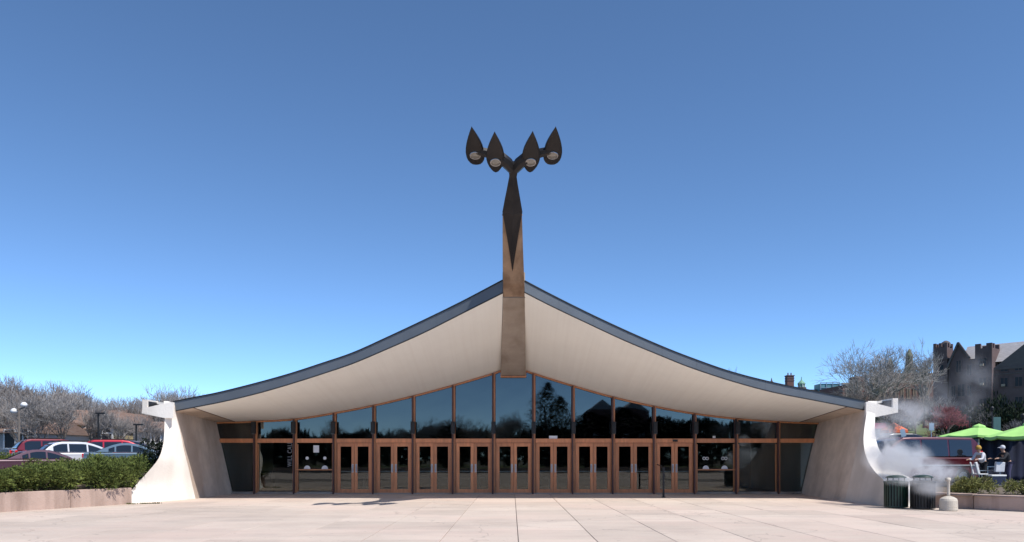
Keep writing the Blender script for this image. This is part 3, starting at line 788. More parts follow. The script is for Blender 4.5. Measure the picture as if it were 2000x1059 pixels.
MB().lathe((0, 0, .43), [(.05, 0), (.04, .06), (.04, .42), (.045, .44)], 16).build('neck', 'stonewhite', t, smooth=True)
MB().tube([(-.075, 0, .93), (.045, 0, .93)], .06, 14).lathe((0, 0, .86), [(.04, 0), (.06, .05), (.05, .11), (.01, .135)], 16).build('head', 'stonewhite', t, smooth=True)
# small puffs of weed along the pier foot
rs = random.Random(5)
mb = MB()
for k in range(240):
    q = rs.random(); base = Vector((-13.07+.95*q, 26.15+.4*q, 0))
    if rs.random() > (abs(math.sin(q*9))*.9+.1): continue
    p = base+Vector((rs.gauss(0, .04), -abs(rs.gauss(.02, .03)), 0)); d = Vector((rs.gauss(0, .03), -abs(rs.gauss(.02, .03)), rs.uniform(.02, .07)))
    mb.add([p+Vector((-.012, 0, 0)), p+Vector((.012, 0, 0)), p+d], [(0, 1, 2)])
mb.build('weeds', 'juniper', kind='stuff')

# ================================================================ SHRUBS
def shrub_mesh(seed, n, rx, ry, h, size, m, name='foliage'):
    rr = random.Random(seed); mb = MB()
    lobes = [(rr.uniform(-.8, .8)*rx, rr.uniform(-.75, .75)*ry, rr.uniform(.15, .82)*h, rr.uniform(.16, .36)) for _ in range(26)]
    for k in range(n):
        lx, ly, lz, lr = rr.choice(lobes)
        u = Vector((rr.gauss(0, 1), rr.gauss(0, 1), rr.gauss(0, 1))).normalized()
        rad = rr.uniform(.55, 1.08)
        p = Vector((lx+u.x*rx*lr*rad, ly+u.y*ry*lr*rad, lz+u.z*h*lr*.85*rad))
        if p.z < .02: p.z = rr.uniform(.02, .2)
        d = (u+Vector((rr.gauss(0, .35), rr.gauss(0, .35), rr.uniform(0, .9)))).normalized()
        sdir = d.cross(Vector((rr.gauss(0, 1), rr.gauss(0, 1), rr.gauss(0, 1)))).normalized()
        L = size*rr.uniform(.6, 1.5); w_ = L*.16
        q = p+d*L; mid = p+d*L*.5; up = d.cross(sdir)
        mb.add([p, mid+sdir*w_, q, mid-sdir*w_], [(0, 1, 2, 3)])
        mb.add([p+d*L*.2, p+d*L*.6+(sdir*.5+up*.5)*w_*2.6, p+d*L*.5], [(0, 1, 2)])
        mb.add([p+d*L*.3, p+d*L*.7-(sdir*.5-up*.5)*w_*2.6, p+d*L*.6], [(0, 1, 2)])
    me = bpy.data.meshes.new(name); me.from_pydata(mb.v, [], mb.f); me.materials.append(M[m]); me.update()
    return me
def stems(h, seed, r=.03, n=7):
    rr = random.Random(seed); mb = MB()
    for k in range(n):
        a = rr.uniform(0, 6.28); mb.tube([(0, 0, -.05), (math.cos(a)*.2*h, math.sin(a)*.2*h, h*.3), (math.cos(a)*.45*h, math.sin(a)*.45*h, h*rr.uniform(.5, .8))], [r, r*.7, r*.3], 4)
    me = bpy.data.meshes.new('stems'); me.from_pydata(mb.v, [], mb.f); me.materials.append(M['twigcore']); me.update(); return me
jm = [shrub_mesh(s, 5200, 1.05, .95, 1.05, .085, 'juniper') for s in (1, 2, 3)]
jy = [shrub_mesh(s, 2600, .75, .55, .62, .10, 'juniper_y') for s in (4, 5)]
st = stems(1.0, 3)
def shrub(me, loc, rz, sc, label, group=None, name='juniper_shrub', stm=st):
    t = thing(name, label, 'shrub', loc, rz, group); t.scale = sc if hasattr(sc, '__len__') else (sc, sc, sc)
    o = bpy.data.objects.new('foliage', me); COL.objects.link(o); o.parent = t
    o = bpy.data.objects.new('stems', stm); COL.objects.link(o); o.parent = t
    return t
rs = random.Random(11)
for Y0, off, cnt in ((23.6, .9, 0), ):
    pass
spots = []
# front row just behind the planter wall (follows it), second and third rows behind
for px, Y in [(-60, 22.6), (10, 23.3), (75, 24.2), (135, 25.1), (190, 26.0), (222, 26.9), (-20, 25.2), (55, 26.2), (120, 27.3), (180, 28.4), (228, 29.8), (-70, 26.5), (20, 28.6), (150, 30.2), (215, 31.4), (255, 32.5)]:
    spots.append((px, Y))
for i, (px, Y) in enumerate(spots):
    x = (px-1000)/F*Y; z = hL(x, Y)
    topy = interp([(-80, 918), (60, 911), (100, 905), (140, 897), (200, 893), (260, 890), (290, 882)], px)
    zt = EYE+(HZ-topy)/F*Y
    s_ = max(.55, (zt-z)/1.02)*rs.uniform(.93, 1.06)
    shrub(jm[i % 3], (x, Y, z-.03), rs.uniform(0, 6.28), (rs.uniform(.85, 1.25), rs.uniform(.85, 1.2), s_*rs.uniform(.80, 1.12)),
          'sunlit green juniper in the low hedge above the pinkish planter wall', 'junipers massed above the planter wall')
em = shrub_mesh(8, 3600, .7, .7, 1.6, .10, 'evergreen')
x = (300-1000)/F*30.8
shrub(em, (x-.1, 31.5, .8), 0, (1.0, 1, .95), 'dark upright evergreen shrub between the cars and the curved white pier', None, 'yew_shrub')
hm = shrub_mesh(9, 4000, 1.9, .6, .8, .10, 'juniper')
for k, px in enumerate((-25, 25)):
    shrub(hm, ((px-1000)/F*38.5, 38.5, 1.0), .1*k, (1, 1, 1.05), 'clipped green hedge piece behind the junipers under the white twin-globe lamp', 'clipped hedge pieces at the parking lot', 'hedge')
for k, (px, Y, sc, lb) in enumerate([(1903, 24.9, .85, 'yellowish juniper spreading above the planter wall beside the ash urn'), (1878, 26.0, .55, None), (2000, 24.2, .75, 'yellowish juniper above the planter wall below the person in the pale cap')]):
    x = (px-1000)/F*Y
    shrub(jy[k % 2], (x, Y, hR(x, Y)-.02), k*1.3, sc, lb or 'smaller yellowish juniper behind the spreading one, half lost in steam', None)

# ================================================================ BARE TREES
def bare_tree(seed, H, spread=.5, maxd=6, r0=None, upb=.22, trunkf=.22, kids=(3, 4), tmin=.0014):
    rr = random.Random(seed); big = MB(); tw = MB(); r0 = r0 or H*.022
    stack = [(Vector((0, 0, -.2)), Vector((rr.gauss(0, .04), rr.gauss(0, .04), 1)).normalized(), H*trunkf, r0, 0)]
    while stack:
        p, d, L, r, dep = stack.pop()
        side = Vector((rr.gauss(0, 1), rr.gauss(0, 1), rr.gauss(0, 1))); side = (side-d*side.dot(d)).normalized()
        bend = .06 if dep == 0 else .16
        m = p+d*L*.5+side*L*bend*rr.uniform(-1, 1)*.5
        q = m+(d+Vector((0, 0, upb*.4))+side*bend*rr.uniform(-1, 1)).normalized()*L*.5
        mb = big if dep < 3 else tw
        r1 = r*.72
        mb.tube([p, m, q], [r, r*.86, r1], 6 if dep < 2 else (4 if dep < 3 else 3), cap=False)
        if dep >= maxd: continue
        nd = (q-m).normalized()
        nk = rr.randint(*kids)
        if dep == 0: nk = max(nk, 4)
        for k in range(nk):
            az = 2*math.pi*(k+rr.random()*.6)/nk+rr.random()
            x = nd.orthogonal().normalized(); y = nd.cross(x)
            ang = rr.uniform(.25, 1)*spread*(1.15 if dep < 2 else 1.35)
            if k == 0: ang *= .35
            cd = (nd*math.cos(ang)+(x*math.cos(az)+y*math.sin(az))*math.sin(ang)+Vector((0, 0, upb))).normalized()
            stq = q if rr.random() < .55 or dep == 0 else m+(q-m)*rr.random()
            stack.append((stq, cd, L*rr.uniform(.62, .92)*(1.0 if dep else 1.05), max(H*tmin, r1*rr.uniform(.52, .78) if k else r1*.85), dep+1))
    zs = max(v[2] for v in tw.v); f = H/zs
    for b in (big, tw): b.v = [(x*f, y*f, z*f) for x, y, z in b.v]
    return big, tw
def tree_proto(seed, H, twm='twig', **k):
    big, tw = bare_tree(seed, H, **k)
    out = []
    for nm, b, m in (('trunk', big, 'bark'), ('crown', tw, twm)):
        me = bpy.data.meshes.new(nm); me.from_pydata(b.v, [], b.f); me.materials.append(M[m]); me.update(); out.append(me)
    return out
def tree(pr, loc, rz, sc, label, group=None, name='bare_tree'):
    t = thing(name, label, 'tree', loc, rz, group); t.scale = sc if hasattr(sc, '__len__') else (sc, sc, sc)
    for nm, me in zip(('trunk', 'crown'), pr):
        o = bpy.data.objects.new(nm, me); COL.objects.link(o); o.parent = t
    return t
# prototypes are shared by many trees
TP = [tree_proto(21, 10, spread=.75, r0=.17), tree_proto(22, 10, spread=.62, r0=.16), tree_proto(23, 10, 'twig_brown', spread=.7, r0=.15), tree_proto(24, 10, 'twig', spread=.85, r0=.18)]
TS = [tree_proto(31, 10, 'twig_brown', spread=.55, maxd=5, r0=.11, kids=(3, 4)), tree_proto(32, 10, 'twig', spread=.6, maxd=5, r0=.12, kids=(3, 4))]
BIG = [tree_proto(q, 10, spread=.80, r0=.24, upb=.11, trunkf=.17, kids=(3, 4), tmin=.0009) for q in (41, 42, 45)]
rs = random.Random(3)
# skyline of the woods on the left
sky_l = [(-60, 728), (0, 732), (40, 742), (90, 745), (150, 745), (190, 765), (215, 785), (250, 775), (300, 757), (330, 758), (380, 752), (420, 762), (450, 775)]
k = 0
for Y, step, dy in ((60, 44, 14), (80, 36, 0), (98, 32, -6)):
    px = -60+rs.random()*30
    while px < 460:
        x = (px-1000)/F*Y; z = hL(x, Y)
        if Y == 60 and px > 310: break
        zt = EYE+(HZ-(interp(sky_l, px)+dy+rs.uniform(-4, 14)))/F*Y
        pr = (TP+TS)[rs.randrange(6)] if Y > 60 else TP[rs.randrange(4)]
        s_ = (zt-z)/10
        tree(pr, (x, Y+rs.uniform(-3, 3), z-.1), rs.uniform(0, 6.28), (s_*rs.uniform(.95, 1.25), s_*rs.uniform(.95, 1.25), s_),
             'leafless grey-brown tree in the woods behind the parked cars and houses', 'bare trees behind the parking lot')
        px += step*rs.uniform(.7, 1.2)
# right: big spreading trees
for (px, Y, topy, k, lb, wd) in [(1690, 84, 660, 0, 'large bare tree with spreading limbs above the roof end, nearest the chimney', 1.2), (1728, 88, 668, 1, 'tall bare tree in front of the first domed cupola', .95), (1806, 92, 655, 2, 'tall bare tree between the second cupola and the crenellated tower', .85)]:
    x = (px-1000)/F*Y; z = hR(x, Y); s_ = (EYE+(HZ-topy)/F*Y-z)/10
    tree(BIG[k], (x, Y, z-.1), k*2.1, (s_*wd, s_*wd, s_), lb)
for k, (px, Y, topy, lb) in enumerate([(1665, 78, 752, 'small twiggy bare tree just above the grey roof edge'), (1745, 70, 758, 'brownish bare tree behind the right gutter arm'), (1790, 74, 766, 'brownish tangled bare tree below the second cupola'), (1828, 78, 762, 'brownish bare tree before the foot of the crenellated tower'), (1900, 76, 790, 'low grey bare tree beside the red-twigged tree'), (1742, 62, 800, 'slim street tree beside the orange canopy'), (1935, 66, 800, 'thin bare tree by the lamp post with the teal banner'), (1985, 60, 815, 'thin young bare tree above the lime umbrellas')]):
    x = (px-1000)/F*Y; z = hR(x, Y); s_ = (EYE+(HZ-topy)/F*Y-z)/10
    tree([TP[2], TS[0], TP[2], TP[0], TP[1], TS[1], TS[1], TS[1]][k], (x, Y, z-.1), k*1.7, (s_*1.2, s_*1.2, s_), lb)
rt = tree_proto(51, 10, 'twig_red', spread=.95, r0=.16, trunkf=.12, upb=.12)
x = (1848-1000)/F*62; z = hR(x, 62); s_ = (EYE+(HZ-787)/F*62-z)/10
tree(rt, (x, 62, z), 0, (s_*.85, s_*.85, s_), 'rounded tree with dense red twigs behind the maroon van', None, 'red_twig_tree')
x = (182-1000)/F*60; tree(TS[0], (x, 60, .9), 2, (.42, .42, .40), 'small reddish-brown bare tree between the two yellow gables')
x = (1428-1000)/F*150; tree(TS[0], (x, 150, 0), 2, (1.0, 1.0, (EYE+(HZ-716)/F*150)/10), 'lone tree top showing over the right half of the roof')

dk = [shrub_mesh(60+q, 1500, 2.0, 1.6, 2.0, .26, 'evergreen') for q in range(2)]
for k, (px, Y, sx, sz, lb) in enumerate([(1862, 74, 1.0, 1.5, 'dark bush behind the red-twigged tree'), (1898, 70, 1.1, 1.7, 'dark bush under the lantern post beside the red-twigged tree'), (1930, 68, 1.1, 2.0, 'tall dark bush behind the lamp post with the banner'),
        (1965, 66, 1.2, 1.9, 'dark bush above the white roof between the lime umbrellas'), (2000, 64, 1.2, 1.9, 'dark bush cut by the frame edge above the lime umbrella'), (1715, 76, 1.1, 1.2, 'dark bush behind the red awning'), (1760, 86, 1.3, 1.0, 'dark bush at the top of the small lawn')]):
    x = (px-1000)/F*Y; shrub(dk[k % 2], (x, Y, hR(x, Y)-.1), k*1.1, (sx, sx, sz), lb, None, 'evergreen_bush')

# ================================================================ STREET LAMPS, SIGNS
def lamp(px, topy, Y, label, kind, hf):
    x = (px-1000)/F*Y; z = hf(x, Y); h = EYE+(HZ-topy)/F*Y-z
    t = thing('street_lamp', label, 'street lamp', (x, Y, z))
    if kind == 'globe':
        MB().tube([(0, 0, -.05), (0, 0, .3), (0, 0, h-.35)], [.14, .07, .05], 8).build('pole', 'bark', t)
        MB().tube([(-.35, 0, h-.55), (0, 0, h-.42), (.35, 0, h-.3)], .04, 6).build('cross_arm', 'bark', t)
        for sx, zz in ((-.3, h-.62), (.3, h-.25)):
            MB().lathe((sx, 0, zz), [(.06, -.05), (.17, .03), (.19, .14), (.1, .24), (.01, .27)], 14).build('globe', 'white', t, smooth=True)
    elif kind == 'box':
        MB().tube([(0, 0, -.05), (0, 0, h-.1)], .06, 6).build('pole', 'iron', t)
        MB().box((.15, 0, h-.05), (.6, .25, .10)).build('lamp_head', 'iron', t)
    else:
        MB().tube([(0, 0, -.05), (0, 0, h-.5)], .055, 6).build('pole', 'iron', t)
        MB().lathe((0, 0, h-.5), [(.05, 0), (.10, .06), (.13, .25), (.03, .36)], 10).build('lantern', 'iron', t)
        if kind == 'banner': MB().box((.36, 0, h-1.6), (.55, .02, 1.3)).build('banner', 'banner', t)
    return t
lamp(37, 786, 46, 'grey pole with two white globe lamps behind the hedge, nearest the frame edge', 'globe', hL)
lamp(192, 806, 56, 'thin dark parking lot lamp between the two yellow gables', 'box', hL)
lamp(266, 828, 54, 'thin pole with small white lamp near the curved pier', 'box', hL)
lamp(1938, 790, 58, 'dark lamp post carrying a teal banner above the lime umbrella', 'banner', hR)
lamp(1998, 803, 48, 'lamp post with lantern cut by the frame edge', 'post', hR)
lamp(1894, 810, 60, 'short lantern post beside the red-twigged tree', 'post', hR)
def sign(px, topy, Y, label, lean=0):
    x = (px-1000)/F*Y; z = hR(x, Y); h = EYE+(HZ-topy)/F*Y-z
    t = thing('street_sign', label, 'sign', (x, Y, z)); t.rotation_euler = (0, lean, 0)
    MB().tube([(0, 0, -.05), (0, 0, h)], .035, 6).build('pole', 'steel', t)
    MB().box((0, -.04, h-.3), (.32, .02, .5)).build('plate', 'steel', t)
sign(1819, 825, 52, 'small grey sign on an upright pole behind the maroon van')
sign(1778, 835, 50, 'small sign on a leaning pole behind the maroon van', -.22)
# orange canopy and red awning beyond the gap beside the pier
t0 = P(1746, 840, 66); zg = hR(t0.x, 66)
t = thing('orange_canopy', 'small orange pop-up canopy seen past the gutter arm', 'canopy', (t0.x, 66, zg))
hh = t0.z-zg
MB().add([(-.8, -.8, hh), (.8, -.8, hh), (.8, .8, hh), (-.8, .8, hh), (0, 0, hh+.65), (-.8, -.8, hh-.25), (.8, -.8, hh-.25), (.8, .8, hh-.25), (-.8, .8, hh-.25)], [(0, 1, 4), (1, 2, 4), (2, 3, 4), (3, 0, 4), (5, 6, 1, 0), (6, 7, 2, 1), (7, 8, 3, 2), (8, 5, 0, 3)]).build('cover', 'orange', t)
for a, b in ((-.75, -.75), (.75, -.75), (.75, .75), (-.75, .75)): MB().box((a, b, hh/2), (.05, .05, hh)).build('leg', 'steel', t)
t0 = P(1714, 838, 70); zg = hR(t0.x, 70)
t = thing('red_awning', 'red awning over a white stall front right beside the curved pier', 'stall', (t0.x, 70, zg))
hh = t0.z-zg
MB().prism([(-1, -.6, hh), (1, -.6, hh), (1, .5, hh+.5), (-1, .5, hh+.5)], (0, 0, .06)).build('awning', 'p_red', t)
MB().box((0, .1, hh/2), (1.8, .8, hh-.1)).build('counter', 'white', t)

# ================================================================ CARS
def car(label, paintm, kind, loc, heading, group='cars parked in the lot', name='parked_car'):
    """local +X is the front"""
    t = thing(name, label, 'van' if kind == 'van' else 'car', loc, heading, group)
    sp = dict(suv=(4.7, 1.85, 1.72, 1.05), wagon=(4.75, 1.78, 1.55, .98), sedan=(4.7, 1.8, 1.44, .95), van=(5.6, 2.0, 2.08, 1.18))[kind]
    L, W, H, belt = sp; h = L/2
    low = .22
    if kind == 'van': body = [(-h, low+.15), (-h, .95), (-h+.05, belt), (h-1.25, belt+.0), (h-.1, belt-.15), (h, .8), (h, low+.1), (h-.2, low), (-h+.2, low)]
    else: body = [(-h, low+.15), (-h, .75), (-h+.06, belt-.02), (h-1.55, belt), (h-.25, belt-.22), (h, .6), (h, low+.1), (h-.2, low), (-h+.2, low)]
    x_r, x_f, er, ef, pr_, pf_ = dict(suv=(-h+.04, h-1.15, .75, 1.25, 2.6, 1.7), wagon=(-h+.08, h-1.3, .95, 1.5, 2.0, 1.6), sedan=(-h+.55, h-1.2, 1.3, 1.4, 1.5, 1.6), van=(-h+.02, h-.95, .4, 1.0, 3.2, 1.5))[kind]
    def roofz(x):
        g = 1.0
        if x < x_r+er: g = 1-(1-(x-x_r)/er)**pr_
        if x > x_f-ef: g = min(g, 1-(1-(x_f-x)/ef)**pf_)
        c_ = (x_r+x_f)/2; g *= 1-.035*((x-c_)/(x_f-x_r)*2)**2
        return belt+(H-belt)*max(0, g)
    fr_ = [0, .03, .08, .14, .2, .28, .38, .5, .62, .72, .8, .88, .94, 1]
    gh = [(x_r+(x_f-x_r)*q, roofz(x_r+(x_f-x_r)*q)) for q in fr_]
    def loft(poly, w_of_z, nm, m, off=0, sm=True):
        n = len(poly); mb = MB(); ws = [w_of_z(z) for x, z in poly]
        A = [(x, -w, z) for (x, z), w in zip(poly, ws)]; B_ = [(x, w, z) for (x, z), w in zip(poly, ws)]
        mb.add(A+B_, [tuple(range(n)), tuple(range(n, 2*n))[::-1]]+[(i, i+n, (i+1) % n+n, (i+1) % n) for i in range(n)])
        return mb
    wb = lambda z: W/2-.05*max(0, (.65-z))*1.2-(.02 if z > belt-.05 else 0)
    ob = loft(body, wb, 'body', paintm).build('body', paintm, t, bevel=.07, smooth=False)
    tp = .17 if kind != 'van' else .12
    wg = lambda z: W/2-.03-tp*(z-belt)/(H-belt)
    loft(gh, wg, 'cabin', paintm).build('roof', paintm, t, bevel=.06)
    # side windows
    zb = belt+.04; pz_ = .09
    spl = dict(suv=(.10, .34, .62, .93), wagon=(.13, .35, .62, .92), sedan=(.20, .32, .58, .88), van=(.09, .34, .62, .93))[kind]
    for wi in range(3):
        xa = x_r+(x_f-x_r)*spl[wi]+.04; xb = x_r+(x_f-x_r)*spl[wi+1]-.04
        tops = [(xa+(xb-xa)*q/6, max(zb+.02, roofz(xa+(xb-xa)*q/6)-pz_-.03)) for q in range(7)][::-1]
        for s in (-1, 1):
            pts = [(x_, s*(wg(z_)+.006), z_) for x_, z_ in [(xa, zb), (xb, zb)]+tops]
            MB().prism(pts, (0, s*.008, 0)).build('side_window', 'carglass', t)
    def screen(xs, nm):
        rows_ = []
        for x_ in xs:
            z_ = roofz(x_); rows_.append([(x_+(.012 if xs[0] > 0 else -.012), wy*(wg(z_)-.1), z_+.012) for wy in (-1, -.5, 0, .5, 1)])
        o_ = MB().grid(rows_, flip=(xs[0] > xs[-1])).build(nm, 'carglass', t, smooth=True); sd_ = o_.modifiers.new('pane', 'SOLIDIFY'); sd_.thickness = .006; sd_.offset = 0
    screen([x_f-ef*q for q in (.08, .22, .36, .5, .64, .78)], 'windscreen')
    screen([x_r+er*q for q in (.06, .15, .27, .4, .55)], 'rear_window')
    # lamps, bumpers, wheels, mirrors
    for s in (-1, 1):
        zc = belt-.12 if kind in ('suv', 'van') else .78
        hh_ = .5 if kind in ('van',) else (.34 if kind == 'suv' else .2)
        MB().box((-h+.035, s*(W/2-.13), zc+(.15 if kind == 'van' else 0)), (.12, .2, hh_)).build('tail_light', 'redlight', t, bevel=.015)
        MB().box((h-.08, s*(W/2-.24), .66), (.2, .3, .16)).build('headlight', 'headlight', t, bevel=.02)
        MB().box((h-1.5, s*(W/2+.08), belt+.05), (.12, .2, .13)).build('mirror', paintm, t, bevel=.03)
        for xx in (-h+.95, h-.92):
            MB().tube([(xx, s*(W/2-.2), .33), (xx, s*(W/2+.012), .33)], .33, 20).build('wheel', 'tyre', t)
            MB().tube([(xx, s*(W/2), .33), (xx, s*(W/2+.02), .33)], .2, 12).build('rim', 'steel', t)
    MB().box((-h-.02, 0, .5), (.12, W-.08, .2)).build('bumper', 'iron' if kind != 'van' else 'p_silver', t, bevel=.03)
    MB().box((h+.02, 0, .48), (.12, W-.08, .2)).build('bumper', 'iron' if kind != 'van' else 'p_silver', t, bevel=.03)
    MB().box((-h-.012, 0, .8), (.012, .34, .16)).build('number_plate', 'white', t)
    if kind in ('suv', 'wagon'):
        for s in (-1, 1): MB().bar((-h+.8, s*.62, H+.045), (h-2.3, s*.62, H+.045), .04, .035).bar((-h+.9, s*.62, H-.02), (-h+.9, s*.62, H+.04), .04, .03).bar((h-2.4, s*.62, H-.02), (h-2.4, s*.62, H+.04), .04, .03).build('roof_rail', 'iron', t)
    if kind == 'van':
        for s in (-1, 1): MB().box((-.1, s*(W/2+.004), .82), (L-.6, .02, .05)).build('side_moulding', 'p_silver', t)
    return t
def carpx(px, Y, zoff=.92): return ((px-1000)/F*Y, Y, zoff)
car('white estate car with red tail lamps, nearest in the lot above the hedge', 'p_white', 'wagon', carpx(170, 41.5, .86), R(45))
car('dark maroon minivan-like suv parked farthest from the pier', 'p_maroon', 'suv', carpx(120, 43.5, .88), R(42))
car('bright red suv with dark rear glass behind the white estate car', 'p_red', 'suv', carpx(243, 46.5, .9), R(28))
car('low blue-grey saloon between the white estate car and the pier', 'p_blue', 'sedan', carpx(262, 41, .9), R(25))
car('navy suv with roof rails behind the bright red suv', 'p_navy', 'suv', carpx(262, 52, 1.0), R(30))
car('low plum saloon partly hidden by the hedge beside the white estate car', 'p_plum', 'sedan', carpx(86, 39.5, .55), R(46))
car('dark saloon parked deepest in the lot, close to the curved pier', 'p_black', 'sedan', carpx(285, 52), R(20))
vx = (1778-1000)/F*35.2
car('long maroon passenger van with dark windows and silver bumper in the steam', 'p_van', 'van', (vx, 35.2, .42), R(186), None, 'passenger_van')
for px, Y, k, m, lb in [(1728, 58, 'sedan', 'p_silver', 'silver saloon on the side street nearest the curved pier'), (1775, 57, 'suv', 'p_black', 'black suv on the side street behind the leaning sign'), (1835, 58, 'sedan', 'p_navy', 'dark saloon on the side street under the red-twigged tree'), (1955, 54, 'suv', 'p_white', 'white suv roof showing between the two lime umbrellas')]:
    x = (px-1000)/F*Y; car(lb, m, k, (x, Y, hR(x, Y)+.03), R(4), 'cars parked on the side street')

# ================================================================ UMBRELLAS, TENT, PEOPLE
def umbrella(label, px, apy, edgy, Y, rad):
    x = (px-1000)/F*Y; z0 = hR(x, Y); za = EYE+(HZ-apy)/F*Y; ze = EYE+(HZ-edgy)/F*Y
    t = thing('market_umbrella', label, 'umbrella', (x, Y, z0), R(12), 'lime market umbrellas')
    n = 8; ha = za-z0; he = ze-z0
    for k in range(n):
        a0 = 2*math.pi*k/n; a1 = 2*math.pi*(k+1)/n; mb = MB(); rows = []
        for q in range(7):
            f = q/6; r_ = .16+(rad-.16)*f; zz = ha-.12-(ha-.12-he)*(f**.92)
            rw = []
            for j in range(5):
                u_ = j/4; p = Vector((math.cos(a0), math.sin(a0), 0)).lerp(Vector((math.cos(a1), math.sin(a1), 0)), u_)*r_
                sag = -.05*f*math.sin(math.pi*u_)
                rw.append((p.x, p.y, zz+sag))
            rows.append(rw)
        last = rows[-1]; rows.append([(x_, y_, z_-.10-.03*math.sin(math.pi*j/4)) for j, (x_, y_, z_) in enumerate(last)])
        mb.grid(rows); o = mb.build('canopy_panel', 'lime', t, smooth=False)
        sd = o.modifiers.new('cloth', 'SOLIDIFY'); sd.thickness = .006
        MB().bar((math.cos(a0)*.05, math.sin(a0)*.05, ha-.16), (math.cos(a0)*(rad-.02), math.sin(a0)*(rad-.02), he-.03), .02, .02).build('rib', 'mull_light', t)
    MB().lathe((0, 0, ha-.13), [(.30, 0), (.26, .06), (.12, .12), (.02, .16)], 8).build('vent_cap', 'lime', t)
    MB().tube([(0, 0, -.02), (0, 0, ha-.1)], .028, 8).build('pole', 'mull_light', t)
    MB().lathe((0, 0, 0), [(.3, 0), (.3, .06), (.06, .1)], 16).build('base', 'iron', t)
umbrella('lime green market umbrella next to the maroon van, seen whole', 1912, 829, 851, 38.0, 1.75)
umbrella('lime green market umbrella cut off by the frame edge', 2012, 824, 852, 34.5, 1.75)
x0 = (1907-1000)/F*37.6; x1 = (2040-1000)/F*37.6
t = thing('vendor_tent', 'navy fabric tent wall behind the two people under the lime umbrellas', 'tent', (x0, 37.4, .45))
hh = EYE+(HZ-857)/F*37.4-.45; wd = x1-x0+1
mb = MB(); rows = []
for zz in range(0, 9):
    rows.append([(wd*q/40, .06*math.sin(q*1.3)+.03*math.sin(q*.7+zz*.3), hh*zz/8) for q in range(41)])
o = mb.grid(rows).build('back_cloth', 'navy', t, smooth=True); sd = o.modifiers.new('cloth', 'SOLIDIFY'); sd.thickness = .01
MB().prism([(-.1, -.1, hh), (wd+.1, -.1, hh), (wd+.1, 1.6, hh+.05), (-.1, 1.6, hh+.05)], (0, 0, .04)).build('roof_cloth', 'navy', t)
for a in (0, wd): MB().box((a, 0, hh/2), (.04, .04, hh)).build('pole', 'steel', t)

